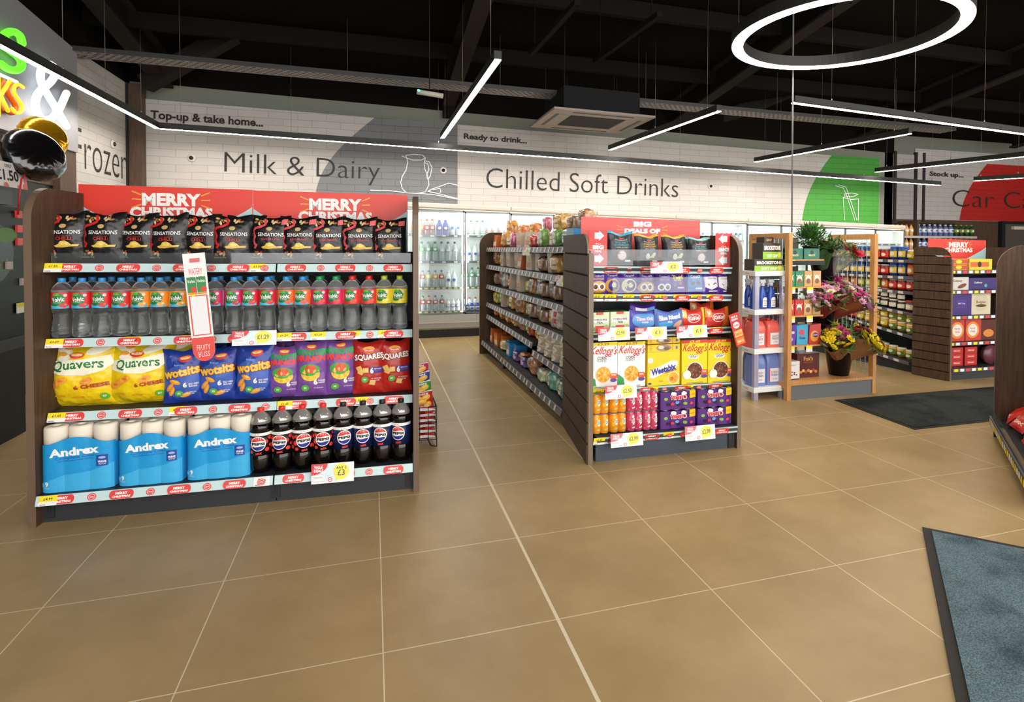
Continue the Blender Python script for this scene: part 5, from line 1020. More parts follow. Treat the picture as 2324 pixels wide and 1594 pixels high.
for k,((a,b),(c_,d_),dd_) in enumerate((((1100,772),(1283,945),-.01),((1117,718),(1240,800),.05),((1115,690),(1283,765),.05),((1115,648),(1283,695),.05),((1114,602),(1280,628),.05),((1114,562),(1280,560),.05))):
    p0=BF.m(a,b,dd_); p1=BF.m(c_,d_,dd_); f=(lambda p0,p1:lambda s:p0[1]+(p1[1]-p0[1])*(s-p0[0])/(p1[0]-p0[0]))(p0,p1); 
    zz=(f(0)+f(LB))/2; f2=(lambda z,a_:lambda s:z+a_*(s-1.4))(f(1.4),max(-.02,min(.02,(p1[1]-p0[1])/(p1[0]-p0[0])))); BS.append(f2); 0 and print(k,p0,p1)
    e=2.02 if k==1 else LB-.01
    for s0,s1 in ((.01,.98),(.99,1.98 if k==1 else 1.97),(1.98,LB-.005)):
        if k==1 and s0>1.9: 
            shelf(bg,s0,s1,dd_,.48,lambda s:f2(s)-.06,'grey',mat=C('26272b',.5),ph=.14,hh=.05); continue
        shelf(bg,s0,s1,dd_,.48,f2,'grey',mat=C('26272b',.5),ph=(.13,.125,.11)[k%3],hh=.05)
def loaf(kind,k):
    spec={'loaf':('c98f52',.2,.12,.13,'e0a83a'),'pale':('e6d9c2',.22,.13,.13,'c9302f'),'blue':('e8dcc6',.22,.14,.14,'2a3f9a'),'rolls':('d6a45c',.24,.16,.12,'f0d9a0'),'brown':('b07a48',.2,.13,.13,'7a4a2c'),'red':('c2452c',.16,.1,.1,'f2d14a'),'orange':('e07a2c',.2,.1,.09,'f6d24a'),'green':('7fae52',.12,.08,.12,'e9e6d8'),'pink':('dc6a8a',.12,.08,.12,'f2e6e6'),'blond':('ddb878',.22,.14,.1,'f4ecd8'),'purple':('4a2a80',.22,.1,.08,'c9a0e0'),'wrap':('ddd2b0',.2,.12,.1,'8fbf8a'),'dark':('8a6a52',.18,.12,.1,'b98a5a'),'yellow':('d9b92a',.2,.1,.09,'f2e6a0'),'teal':('6fae9a',.2,.12,.12,'e9e6d8')}[kind]
    c,w,d,h,lc=spec; o=empty('packaged_bakery_item',cat='bakery pack'); h*=1.25; m=supers(MB(),w,d,h,C(c,.22,.6,0,0,.6,'food'),20,12,.5,.16,k)
    for q in range(4 if kind in('rolls','loaf','blond') else 0): pass
    m.build('food_bag',o)
    m=MB(); P=Print(); P.poly(roundpoly(-w*.3,h*.22,w*.3,h*.7,.015),GL(lc,None,.35)); P.text({'loaf':'Farmhouse','pale':'Warburtons','blue':'Warburtons','rolls':'Rolls','brown':'Wholemeal','wrap':'Wraps','blond':'Baps'}.get(kind,'Bakery'),0,h*.46,w*.42,h*.12,INK if lc[0] in 'ef' else WHITE,.03,res=1)
    m.bake(P,lambda x,z,hh:(x,-.001-hh-.012*0+.02*(abs(x)/(w/2))**2*1.0,z),dx=w*.1); m.build('printed_label',o)
    if kind in('loaf','pale','blue'):
        m=MB(); m.tube([(w*.46,d/2,h*.5),(w*.52,d/2,h*.52),(w*.6,d/2-.01,h*.66),(w*.68,d/2,h*.8)],[.012,.006,.018,.028],GL(lc,'film',.3),8); m.build('twisted_bag_end',o)
    return o
LO={k:loaf(k,i) for i,k in enumerate(('loaf','pale','blue','rolls','brown','red','orange','green','pink','blond','purple','wrap','dark','yellow','teal'))}
for k_,c_,t_ in (('clearpack','cdbfae',.16),('boxo','c9682f',.15),('boxb','2f8fcf',.15)):
    w=.16 if k_!='clearpack' else .13; P=Print(); P.rect(-w*.4,.02,w*.4,.07,GL('f2e2c0' if k_!='clearpack' else 'c98a6a',None,.4)); P.ell(.02,.09,.03,.02,GL('e6a93c',None,.4)); LO[k_]=tag(carton('packaged_bakery_box',w,.12,.15,GL(c_,'film',.3),P),cat='bakery pack')
plan=[(0,.06,['boxo','boxo','boxo','boxo','blond','boxb','boxb','boxb','purple','orange','purple','dark','brown','purple','wrap','wrap','teal','wrap','teal','blond']),
(1,.1,['orange','blond','orange','blond','orange','blond','rolls','pink','brown','green','red','orange','red']),
(2,.1,['yellow','green','clearpack','blond','rolls','clearpack','brown','yellow','dark','brown','dark','red','pale','blue','blue']),
(3,.1,['dark','brown','blue','red','clearpack','clearpack','clearpack','yellow','brown','blue','dark','brown','dark','blond','rolls']),
(4,.1,['brown','rolls','clearpack','clearpack','clearpack','clearpack','boxo','clearpack','clearpack','clearpack','dark','clearpack','rolls','loaf','loaf']),
(5,.1,['boxo','loaf','loaf','rolls','pink','orange','clearpack','clearpack','red','pink','green','pink','green','teal','boxb'])]
lname={0:'bottom',1:'second lowest',2:'third lowest',3:'fourth lowest',4:'second highest',5:'top'}
cw_={'orange':'orange wrapped bakery pack','blond':'golden rolls in a clear bag','rolls':'bag of soft golden rolls','pink':'pink wrapped bakery pack','brown':'brown bread bag','green':'green cake pack','red':'red wrapped cake pack','yellow':'yellow snack pack','clearpack':'clear plastic cake tray','dark':'dark pastry pack','pale':'white loaf with red label','blue':'sliced loaf in navy wrapper','boxo':'orange bakery box','boxb':'blue bakery box','purple':'purple wrapped pack','wrap':'clear bag of flatbreads','teal':'teal printed flatbread bag','loaf':'loaf in clear orange bag'}
for k,d,L in plan:
    n=len(L); e=(2.0 if k==1 else LB-.08)
    for i,kd in enumerate(L):
        s=.1+(e-.1)*(i+.5)/n; z=BS[k](s)+.002; sc=1.05*(e/n)/.2*.98
        put(LO[kd],BF.w(s,d+.03*(i%2),z),(random.uniform(-.12,.05),0,BF.ang+random.uniform(-.15,.15)),f"{cw_[kd]}, {ORD[i]} from the chillers, {lname[k]} bread shelf",f"bakery packs on the {lname[k]} bread shelf",scale=(min(1.3,max(.7,sc)),1,random.uniform(.9,1.1)*(1.15 if k in(2,3,4) else 1)))
# packs of buns piled on top
for i,(s,kd,z) in enumerate(((.35,'loaf',.14),(.9,'orange',.13),(1.35,'orange',.13),(1.75,'pink',.14),(2.1,'rolls',.14),(2.45,'dark',.14),(2.1,'purple',.24) if 0 else (2.7,'brown',.13))):
    put(LO[kd],BF.w(s,.22,BS[5](s)+z),(0,0,BF.ang+.1*(i%3)),f"{cw_[kd]} piled on top of the bread aisle, {ORD[i]} from the chillers",'bakery packs piled on the bread shelving')
# white tubs of dips stacked near the slatted board
tub=empty('snack_tub',cat='snack tub'); m=MB(); m.lathe([(.05,0),(.058,.06),(.06,.062),(.06,.07),(1e-4,.072)],16,PL('e9e2cf'),sx=1.15,sy=.9); m.build('tub_body',tub); m=MB(); P=Print(); P.ell(0,.034,.048,.026,PL('f2eddc')); P.text('fresh',0,.034,.04,.012,INK,0,res=1); m.bake(P,cyl(.06),dx=.012); m.build('tub_label',tub,scale=None) if 0 else m.build('tub_label',tub)
for i in range(4):
    for j in range(3):
        s=2.12+.2*i; z=BS[1](s)-.06+.002+.074*j
        put(tub,BF.w(s+.03*(j%2),.11,z),BF.ang,f"cream oval tub, {ORD[i]} column, {('bottom','middle','top')[j]} of its pile beside the slatted board",'cream tubs on the bread shelving')
price_card(BF,1185,562,580,1201,.03,'£2','value deals card hooked on the top bread shelf'); 
o=price_card(BF,1262,625,650,1283,.03,'£2','yellow value card hooked at the near end of the second bread shelf')
# ================================================================== white rack of car fluids and barbecue packs
fr=empty('shop_rack',(2.515,1.07,0),.03,label='white shelf rack with clear posts holding car fluids and barbecue packs',cat='shelf rack')
RW,RD=.34,.33; WR=C('eef0ee',.35); POST=clear('lilac_plastic','dcdcf2',alpha=.6,rough=.08,gloss=.4)
RZ=[.115,.45,.79,1.125]
for z in RZ:
    m=MB(); m.box(0,RW,0,RD,z-.045,z,WR); P=Print(); P.text('SCREENWASH',.1,.022,.12,.014,C('5a5f6a',.5),0,res=1); P.text('OFFERS',.22,.022,.07,.014,REDS,0,res=1)
    m.bake(P,lambda x,q,h:(-h,RD-x,z-.045+q)); m.build('shelf',fr,bevel=.004)
for x,y in ((.03,.025),(RW-.03,.025),(.03,RD-.025),(RW-.03,RD-.025)):
    m=MB(); m.box(x-.022,x+.022,y-.016,y+.016,0,.07,POST)
    for a,b in zip(RZ,RZ[1:]): m.box(x-.022,x+.022,y-.016,y+.016,a+.001,b-.046,POST)
    m.build('post',fr)
def rk(x,y,z): c,s_=math.cos(.03),math.sin(.03); return (2.515+x*c-y*s_,1.07+x*s_+y*c,z)
def jerry(c,cap,lab):
    o=empty('fluid_container',cat='fluid container'); m=MB(); w,d,h=.155,.12,.27
    def f(u,v):
        a=2*PI*u; sg=lambda q,p:math.copysign(abs(q)**p,q); k=1 if v<.72 else 1-.45*((v-.72)/.28)**1.6
        x=w/2*sg(math.cos(a),.35)*(.6+.4*k)+ (-.0*(1-k)); y=d/2*sg(math.sin(a),.35)*k; return (x-(1-k)*.02,y,v*h)
    m.grid(28,14,f,PL(c,.22),closeu=True); m.poly([f(i/28,1) for i in range(28)],PL(c,.22)); m.build('container_body',o)
    MB().lathe([(.02,h-.01),(.02,h+.022),(.018,h+.026),(1e-5,h+.026)],14,PL(cap),cx=-.03).build('cap',o)
    MB().tube([(-.0,0,h-.01),(.02,0,h+.008),(.05,0,h-.01),(.062,0,h-.06)],.009,PL(c,.22),8).build('handle',o)
    m=MB(); P=Print(); P.rect(-.055,.03,.055,.15,PL('ece9ea')); P.text(lab[0],0,.115,.07,.02,PL('5a4a55'),.0); P.text(lab[1],0,.09,.07,.02,PL('b0486a' if lab[0]=='ANTI' else '3a4a9a'),.02); P.rect(-.055,.03,-.048,.15,REDS) if lab[0]=='SCREEN' else P.rect(.048,.03,.055,.15,PL('b05060')); P.text('5 LITRE',0,.055,.05,.01,INK,0,res=1)
    m.bake(P,lambda x,z,hh:(x,-d/2-.0005-hh,z)); m.build('label',o); return o
JB,JR=jerry('7488c8','d9301c',('SCREEN','WASH')),jerry('ea6a5e','d9301c',('ANTI','FREEZE'))
for i,(x,y) in enumerate(((.09,.1),(.25,.1),(.17,.235))): put(JB,rk(x,y,RZ[0]+.001),.0,f"blue screen wash container with red cap, {('front, at the rack corner','front, beside the oak stand','standing behind the front pair')[i]}",'blue fluid containers')
for i,(x,y) in enumerate(((.085,.1),(.25,.1),(.1,.24),(.25,.24))): put(JR,rk(x,y,RZ[1]+.001),.05,f"red antifreeze container, {('front, at the rack corner','front, beside the oak stand','back, at the rack corner','back, beside the oak stand')[i]}",'red fluid containers',scale=(1,1,.85))
sp_=empty('spray_bottle',cat='spray bottle'); MB().lathe([(.034,0),(.038,.01),(.038,.12),(.03,.155),(.016,.185),(.016,.2)],16,PL('2b50b0',.2),sy=.75).build('bottle_body',sp_)
m=MB(); m.lathe([(.018,.198),(.018,.225),(.012,.23)],12,PL('dfe1e4')); m.hexa([(-.03,-.012,.228),(.03,-.012,.228),(.03,.012,.228),(-.03,.012,.228),(-.035,-.009,.255),(.022,-.009,.255),(.022,.009,.255),(-.035,.009,.255)],PL('dfe1e4')); m.tube([(-.02,0,.23),(-.034,0,.205),(-.03,0,.19)],.005,PL('dfe1e4'),6); m.build('trigger_head',sp_)
m=MB(); P=Print(); P.poly([(-.026,.015),(.026,.015),(.026,.085),(.015,.1),(-.015,.1),(-.026,.085)],PL('eef0f2')); P.text('DE-ICER',0,.07,.04,.012,PL('3a4a9a'),.02,res=1); P.text('RAPID',0,.05,.03,.01,REDS,.02,res=1); P.rect(-.018,.025,.018,.035,PL('8f98b8')); m.bake(P,cyl(.0385),dx=.01); m.build('label',sp_)
for i,(x,y) in enumerate(((.06,.09),(.15,.09),(.24,.09),(.1,.22),(.2,.22),(.29,.2))): put(sp_,rk(x,y,RZ[2]+.001),.1,f"blue trigger spray bottle, {ORD[i]} on the third rack shelf counting the front row first",'blue spray bottles')
def bbq(w,h,seed):
    P=Print(); P.rect(-w/2,0,w/2,h*.45,PL('8fc232')); P.rect(-w/2,h*.45,w/2,h,PL('38302c')); P.text('BROOKSTONE',0,h*.7,w*.85,h*.28,PL('efe9df'),.06); P.text('SOFT GRIP',.0,h*.2,w*.55,h*.22,PL('eef2e2'),.04); P.ell(w*.36,h*.26,w*.08,h*.18,PL('e8d83a')); return tag(carton('gloves_pack',w,.14,h,PL('4a3f38'),P,top=PL('5c5048')),cat='pack')
for i,(x,w,z,h) in enumerate(((.17,.31,RZ[3]+.001,.1),(.2,.2,RZ[3]+.102,.14))): put(bbq(w,h,i),rk(x,.03,z),.03,('wide black and green gloves pack at the rack top','narrow black and green gloves pack on the wide one')[i])
put(tag(carton('gloves_pack',.1,.1,.05,PL('3a2a28'),Print().text('GRIP',0,.025,.06,.02,PL('c9a060'),.03),top=PL('2a1d1b')),cat='pack'),rk(.18,.05,RZ[3]+.244),.05,'small dark brown pack topmost on the rack pile')
# ================================================================== oak flower and gift stand
OAK=C('c58f4e',.45,.4,kind='oak'); GB=C('6d7174',.6)
fs=empty('flower_stand',(2.84,1.0,0),0,label='oak framed gift stand with grey back, wire sides and flower buckets',cat='display stand')
SW,SD,SHH=.93,.55,1.455
def sideframe(x,s_):
    m=MB()
    m.box(x,x+.04,0,.05,0,SHH,OAK); m.box(x,x+.04,SD-.05,SD,0,SHH,OAK); m.box(x,x+.04,.05,SD-.05,SHH-.05,SHH,OAK); m.box(x,x+.04,.05,SD-.05,.1,.15,OAK); m.build('side_frame',fs,bevel=.002)
    m=MB(); 
    for i in range(1,8): y=.05+(SD-.1)*i/8; m.box(x+.018,x+.022,y-.0015,y+.0015,.15,SHH-.05,C('a9acae',.3,metal=.8))
    for i in range(1,20): z=.15+(SHH-.2)*i/20; m.box(x+.016,x+.019,.05,SD-.05,z-.0015,z+.0015,C('a9acae',.3,metal=.8))
    m.build('wire_grid',fs)
sideframe(-.04,-1); sideframe(SW-.04,1)
m=MB()
for i in range(9): m.box(.0,SW-.04-.38,SD-.02,SD-.008,.2+.137*i,.33+.137*i,GB)
m.build('slat_back',fs); 
MB().box(0,SW-.04,.0,SD-.02,.13,.155,OAK).build('plinth_top',fs); MB().box(0,SW-.04,.012,SD-.03,0,.13,C('6a6f73',.5)).build('plinth',fs)
FZ=[.465,.73,.985,1.225]
for z in FZ:
    sh=MB().box(.0,.385,.06,SD-.02,z-.014,z,OAK).build('shelf',fs); 
    if z>1.2: MB().box(.0,.385,.05,.06,z-.05,z-.012,C('17181c',.5)).build('shelf_edge',sh)
    for x in (.01,.2) if z<1.2 else (.01,):
        m=MB(); m.box(x,x+.065,.052,.056,z-.06,z-.005,PL('ece8de')); m.poly([(x,.0515,z-.028),(x+.065,.0515,z-.028),(x+.065,.0515,z-.005),(x,.0515,z-.005)],YEL); m.build('price_ticket',sh)
def fsp(x,y,z): return (2.84+x,1.0+y,z)
def small(name,w,d,h,c,P,cat,top=None): return tag(carton(name,w,d,h,PL(c),P,top=PL(top or c)),cat=cat)
P=Print(); P.ell(0,.05,.05,.03,PL('1f7f5f')); P.ell(0,.06,.02,.02,PL('2a2520')); P.text('MINTS',0,.035,.07,.016,PL('e8d9a0'),.02); p=small('mint_box',.165,.16,.095,'1f6a52',P,'chocolate box')
for i in range(2): put(p,fsp(.09+.18*i,.08,FZ[3]+.001),0,('dark green mint chocolate box by the oak post','dark green mint chocolate box by the flower bucket')[i],'green mint boxes')
def tin(c,k):
    P=Print(); P.ell(0,.06,.028,.04,PL('e9e4da')); P.ell(0,.045,.024,.024,PL('8a5a34')); P.line([(-.03,.1),(0,.07),(.03,.1)],.006,PL('f0ead8')); return small('biscuit_carton',.085,.085,.135,c,P,'gift carton')
for z,cs,nm in ((FZ[2],('1f8a5a','1f8a5a','d0a062','d0a062'),'third'),(FZ[1],('c9262a','c9262a','d0a062','d0a062'),'second')):
    pp={c:tin(c,0) for c in set(cs)}
    for i,c in enumerate(cs): put(pp[c],fsp(.048+.094*i,.08,z+.001),0,f"{ {'1f8a5a':'green','d0a062':'tan','c9262a':'red'}[c]} gift carton, {ORD[i]} from the oak post on the {nm} stand shelf up",'gift cartons on the oak stand')
for i,(c,x,P) in enumerate((('5a3aa8',.06,Print().text('HEROES',0,.11,.09,.022,WHITE,.05).ell(0,.05,.03,.02,PL('c9a0e0'))),('3fa6cf',.18,Print().ell(-.0,.11,.028,.026,PL('e0405a')).text('Roses',.01,.06,.06,.022,PL('3a2a80'),.04)),('c23a3a',.32,Print().ell(0,.07,.045,.05,PL('e8a02c')).ell(.01,.08,.03,.022,PL('5a2a90')).text('Quality',.01,.08,.05,.012,WHITE,.03)))):
    m=MB(); w=.13; m.hexa([(-w/2,0,0),(w/2,0,0),(w/2,.07,0),(-w/2,.07,0),(-w/2*.8,.0,.17),(w/2*1.05,.0,.18),(w/2*1.05,.06,.18),(-w/2*.8,.06,.17)],GL(c,None,.35)); m.bake(P,lambda x,z,h:(x,-h,z)); m.build('chocolate_gift_carton',loc=fsp(x,.09,FZ[0]+.001),label=('purple chocolate gift carton beside the oak post','sky blue chocolate gift carton with a red rose print','orange and red patterned chocolate gift carton')[i],cat='gift carton',group='gift cartons on the lowest stand shelf')
P=Print(); P.text('Thorntons',0,.13,.08,.014,INK,0,res=1)
for k in range(9): P.ell(-.05+.025*(k%5),.04+.02*(k//5)+.006*(k%2),.008,.006,PL('3a2418'),8)
P.rect(-.08,0,.08,.008,INK); put(small('chocolate_box',.165,.12,.16,'ece9ea',P,'chocolate box'),fsp(.09,.1,.156),0,'white boxed chocolates standing on the oak plinth')
P=Print(); P.text("Fox's",0,.17,.1,.04,PL('d9a83a'),.03); P.text('FABULOUSLY',0,.135,.09,.012,PL('c96a3a'),.01,res=1)
for k in range(7): P.ell(-.08+.027*k,.05+.012*(k%2),.016,.014,PL(('d98a3a','e8c070','b0502a')[k%3]),10)
put(small('biscuit_box',.24,.16,.215,'5a1712',P,'biscuit box'),fsp(.3,.14,.156),0,'dark red biscuit box standing on the oak plinth')
# tiered black buckets with bouquets
BK=PL('121214',.35)
st=MB(); 
for x,y,z in ((.62,.3,1.06),(.56,.22,.62)): 
    st.tube([(x-.13,y,z),(x,y-.13,z),(x+.13,y,z),(x,y+.13,z)],.005,BK,6,True); st.tube([(x,y+.13,z),(x,SD-.03,z-.02)],.005,BK,6)
st.tube([(.6,SD-.03,.156),(.6,SD-.03,1.3)],.01,BK,8); st.build('bucket_holder',fs)
def bucket(): 
    m=MB(); m.lathe([(.085,0),(.125,.25),(.132,.25),(.132,.262),(.118,.262),(.085,.02),(1e-4,.018)],24,BK); return m.build('flower_bucket',cat='bucket')
bk=bucket()
bpos=((.6,.3,.985),(.56,.26,.56),(.66,.16,.156))
for i,q in enumerate(bpos): put(bk,fsp(*q),0,('top black flower bucket under the roses','middle black flower bucket under the pink bouquet','lowest black flower bucket under the yellow chrysanthemums')[i],'black flower buckets')
def head(c,r,rings=3,seed=0,ctr='d9c040'):
    m=MB(); 
    for k in range(rings):
        n=9-2*k; 
        for i in range(n):
            t=2*PI*i/n+k*.4; a=(.25+.3*k); R_=r*(1-.26*k); d=Vector((math.cos(t)*math.cos(a),math.sin(t)*math.cos(a),math.sin(a))); s=Vector((-math.sin(t),math.cos(t),0))*r*.26
            p0=Vector((0,0,0)); p1=d*R_*.6; p2=d*R_; m.poly([p0,p1-s,p2-s*.5,p2+s*.5,p1+s],C(c,.6))
    m.blob((0,0,r*.3),(r*.28,r*.28,r*.2),C(ctr,.7),7,4); return m
heads={}
def bouquet(label,pos,tilt,cols,n,wrapc,spread,seed,leafy=10,hr=.035,hs=1):
    rnd=random.Random(seed); o=empty('flower_bouquet',pos,label=label,cat='bouquet'); o.rotation_euler=tilt
    m=MB(); L=.26
    def f(u,v): 
        a=2*PI*u; r=.035+(spread*.95-.035)*v**1.2; r*=1+.07*math.sin(7*a)*v; return (r*math.cos(a),r*math.sin(a),L*v-.04+.03*math.sin(5*a)*v)
    m.grid(28,5,f,wrapc,closeu=True); m.build('paper_wrap',o)
    m=MB(); 
    for i in range(leafy*9):
        a=rnd.uniform(0,2*PI); r=spread*math.sqrt(rnd.random())*1.1; z=L*.8+rnd.uniform(-.02,.1)-r*.2; t=rnd.uniform(0,2*PI); el=rnd.uniform(-.2,.9); d=Vector((math.cos(t)*math.cos(el),math.sin(t)*math.cos(el),math.sin(el)))*rnd.uniform(.05,.1); s=Vector((-math.sin(t),math.cos(t),0))*.009; p=Vector((r*math.cos(a),r*math.sin(a),z)); m.poly([p,p+d*.4-s,p+d,p+d*.4+s],C('2f5a26',.6,kind='leaf'))
    m.build('foliage',o)
    for i in range(n):
        c=cols[i%len(cols)]; a=i*2.4; r=spread*math.sqrt((i+.5)/n)*1.0; p=Vector((r*math.cos(a),r*math.sin(a),L+.03-r*.35+rnd.uniform(-.01,.02)))
        if c not in heads:
            ctr={'c41f38':'8a1226','e8e0b8':'e3dba0','d9328a':'b01e68','d79ac8':'c9a040','f2d81c':'e0b81c','efe9cf':'c9c060','b8306a':'8a1a4a'}.get(c,'d9c040'); me=head(c,hr,3,0,ctr).build('flower_head',o); heads[c]=me; h_=me
        else: h_=heads[c].copy(); col.objects.link(h_); h_.parent=o
        h_.location=p; h_.rotation_euler=(-p.y/spread*.8,p.x/spread*.8,rnd.uniform(0,6)); k=rnd.uniform(.8,1.25)*hs; h_.scale=(k,k,k)
    return o
BRN=C('9a6a44',.6,kind='wrinkle'); REDW=clear('red_cellophane','b04a48',alpha=.45,rough=.2,gloss=.4)
bouquet('red and cream rose bouquet at the top of the oak stand',fsp(.64,.24,1.1),(.28,.38,0),['c41f38','c41f38','e8e0b8','c41f38','efe9cf'],24,clear('cellophane','dfe8e0',alpha=.8,rough=.2,gloss=.4),.15,1,18,hs=1.35)
bouquet('dark leafy greenery bouquet beside the roses in the top bucket',fsp(.56,.26,1.12),(.2,-.3,0),['c41f38'],3,C('2c4a22',.7),.12,8,30,hs=.6)
bouquet('pink and white chrysanthemum bouquet in red cellophane in the middle bucket',fsp(.5,.2,.72),(.45,-.32,0),['d79ac8','d79ac8','efe9cf','d9328a'],26,REDW,.19,2,14,hs=1.2)
bouquet('pink daisy bouquet leaning towards the wire side of the stand',fsp(.64,.16,.72),(.5,.4,0),['d79ac8','e6b6d6','d9328a','d79ac8','efe9cf'],28,REDW,.2,3,16,hs=1.2)
bouquet('yellow chrysanthemum bouquet in brown paper above the lowest bucket',fsp(.6,.12,.33),(.42,-.5,0),['f2d81c','f2d81c','b8306a'],18,BRN,.15,4,12,hs=1.25)
bouquet('yellow and magenta bouquet in brown paper leaning over the plinth',fsp(.71,.1,.33),(.5,.5,0),['f2d81c','b8306a','f2d81c','f2d81c'],22,BRN,.17,5,14,hs=1.25)
# leafy potted plant on top
po=empty('potted_plant',fsp(.36,.2,FZ[3]+.11),label='bushy feathery green potted plant above the mint boxes',cat='plant'); rnd=random.Random(3); m=MB()
for i in range(1100):
    a=rnd.uniform(0,2*PI); el=rnd.uniform(-.3,1.5); R_=rnd.uniform(.02,.15); c=Vector((math.cos(a)*math.cos(el)*R_*1.25,math.sin(a)*math.cos(el)*R_*1.1,.06+math.sin(el)*R_*.85)); t=a+rnd.uniform(-.6,.6); e2=el+rnd.uniform(-.4,.4); d=Vector((math.cos(t)*math.cos(e2),math.sin(t)*math.cos(e2),math.sin(e2)))*rnd.uniform(.03,.07); s=Vector((-math.sin(t),math.cos(t),0))*.009; m.poly([c,c+d*.4-s,c+d,c+d*.4+s],C('3c6b28',.6,kind='leaf'))
m.build('foliage',po); MB().lathe([(.05,-.1),(.065,.0),(.07,.0),(.07,.01),(1e-4,.005)],16,PL('3a2a22')).build('pot',po)
# ================================================================== third shelving (christmas boxes) and its jar aisle
G3=Frame((4.86,1.16),(5.9,1.12)); g3=empty('gondola_shelving',G3.w(0,0,0),G3.ang,label='slatted dark wood shelving with boxed chocolates under a small Merry Christmas header',cat='shelving unit')
H3=1.335
def slats(root,F,A,Bp,h,nb,ht0):
    v=Vector((Bp[0]-A[0],Bp[1]-A[1],0)); dep=v.length; an=math.atan2(v.y,v.x); Rm=Matrix.Rotation(-F.ang,3,'Z'); o=Vector((A[0],A[1],0))-F.o; nrm=Vector((-math.sin(an),math.cos(an),0))
    def sl(d,z,off=0): p=Rm@(o+v.normalized()*d+nrm*off); return (p.x,p.y,z)
    m=MB(); m.hexa([sl(.01,0,0),sl(dep,0,0),sl(dep,0,-.012),sl(.01,0,-.012),sl(.01,h-.14),sl(dep,h-.01),sl(dep,h-.01,-.012),sl(.01,h-.14,-.012)],C('100e0d',.8))
    bh=h/nb
    for k in range(nb):
        z0,z1=k*bh+.005,(k+1)*bh-.005
        if k<nb-1: m.hexa([sl(0,z0,.012),sl(dep,z0,.012),sl(dep,z0,0),sl(0,z0,0),sl(0,z1,.012),sl(dep,z1,.012),sl(dep,z1,0),sl(0,z1,0)],WOOD)
        else:
            pts=[(0,z0)]+[(.13-.13*math.cos(PI/2*i/8),h-.1+.1*math.sin(PI/2*i/8)) for i in range(9)]+[(dep,h),(dep,z0)]; m.poly([sl(d,z,.012) for d,z in pts],WOOD)
    return m.build('slat_board',root)
slats(g3,G3,(4.86,1.16),(4.8,1.52),H3,15,0)
MB().box(0,.02,-.004,.02,0,H3-.12,C('6b5645',.45)).build('front_edge_trim',g3)
Z3=[(2160,835),(2160,778),(2160,718),(2160,660),(2160,614)]; ZF3=[]
for k,(u,v) in enumerate(Z3):
    z=G3.m(u,v,.05)[1]; ZF3.append(z); shelf(g3,.035,1.0,.05 if k else .0,.42,lambda x,z=z:z,'far',hh=.035,lean=0)
MB().box(.03,1.0,.42,.44,.04,1.2,C('1b1c1e',.6)).build('back_panel',g3); MB().box(.03,1.0,.04,.06,0,.1,C('2b2e34',.5)).build('kick_plate',g3); MB().box(1.0,1.03,0,.45,0,H3,WOOD).build('end_panel',g3)
header('small red Merry Christmas header board on the far slatted shelving',G3,2107,541,2238,546,.4,('MERRY','CHRISTMAS'),1.12)
def bx(w,d,h,c,P,name='chocolate_box',cat='chocolate box'): return tag(carton(name,w,d,h,PL(c,.4),P,top=PL(c,.4)),cat=cat)
def circ(w,h,c,t,ct='c9401c'): return Print().ell(0,h/2,w*.4,h*.36,PL(c)).text(t,0,h*.5,w*.5,h*.14,PL(ct),.02,res=1)
def pl3(u,k,p,l,d=.1,z=0): s,_=G3.m(u,Z3[k][1],d); put(p,G3.w(s,d,ZF3[k]+.001+z),G3.ang,l)
p=bx(.27,.2,.055,'e8862a',Print().rect(-.12,.01,.12,.045,PL('c94a1c')).ell(.0,.027,.04,.018,YEL)); pl3(2176,4,p,'orange biscuit box, lower of the pair under the small header'); pl3(2176,4,p,'orange biscuit box, upper of the pair under the small header',z=.058)
p=bx(.33,.2,.11,'f0d23a',Print().rect(-.12,.03,.12,.08,PL('e0662a')).ell(0,.055,.025,.03,PL('2a201a'))); pl3(2223,4,p,'long yellow chocolate box on the top shelf under the small header')
pl3(2178,3,bx(.23,.2,.13,'d9d2ca',Print().text('Galaxy',-.03,.09,.12,.03,PL('5a3a24'),.02).ell(.03,.04,.06,.02,PL('7a4526'),r=.3)),'cream and brown chocolate box below the orange boxes'); pl3(2230,3,bx(.36,.2,.12,'3a2370',Print().text('Cadbury',-.06,.07,.11,.022,WHITE,.02).ell(.04,.04,.02,.018,PL('58b0a8'))),'long purple chocolate box below the yellow box')
pl3(2182,2,bx(.25,.15,.23,'3d2378',Print().rect(-.06,.07,.06,.16,PL('4a2f8a')).text('Milk Tray',0,.115,.09,.02,WHITE,.01)),'large purple square chocolate box standing upright'); pl3(2226,2,bx(.25,.15,.25,'d8cdb0',circ(.25,.25,'cfc3a4','Belgian','7a4a2c').ell(0,.09,.07,.014,PL('5a3524'))),'large cream chocolate box standing upright')
p=bx(.22,.2,.22,'c9382a',Print().ell(0,.11,.085,.085,PL('e8923a')).ell(0,.11,.062,.062,PL('ece4dc')).text('Family',0,.125,.07,.02,PL('c9401c'),.02).text('Circle',0,.095,.06,.018,PL('c9401c'),.02))
pl3(2172,1,p,'red and gold biscuit tin box nearest the slatted board'); pl3(2207,1,p,'second red and gold biscuit tin box'); pl3(2243,1,bx(.2,.2,.21,'5a1712',Print().ell(0,.07,.07,.04,PL('d98a3a'))),'dark red biscuit box beside the tin boxes')
p=bx(.16,.2,.062,'b51f1c',Print().rect(-.05,.015,.05,.045,PL('d94a40')).text('Heroes',0,.03,.07,.014,WHITE,.02,res=1))
for c,u in enumerate((2171,2203)):
    for t in range(3): pl3(u,0,p,f"red chocolate tub, {('lowest','middle','topmost')[t]} of the stack {('by the slatted board','beside the round tub')[c]}",z=.063*t)
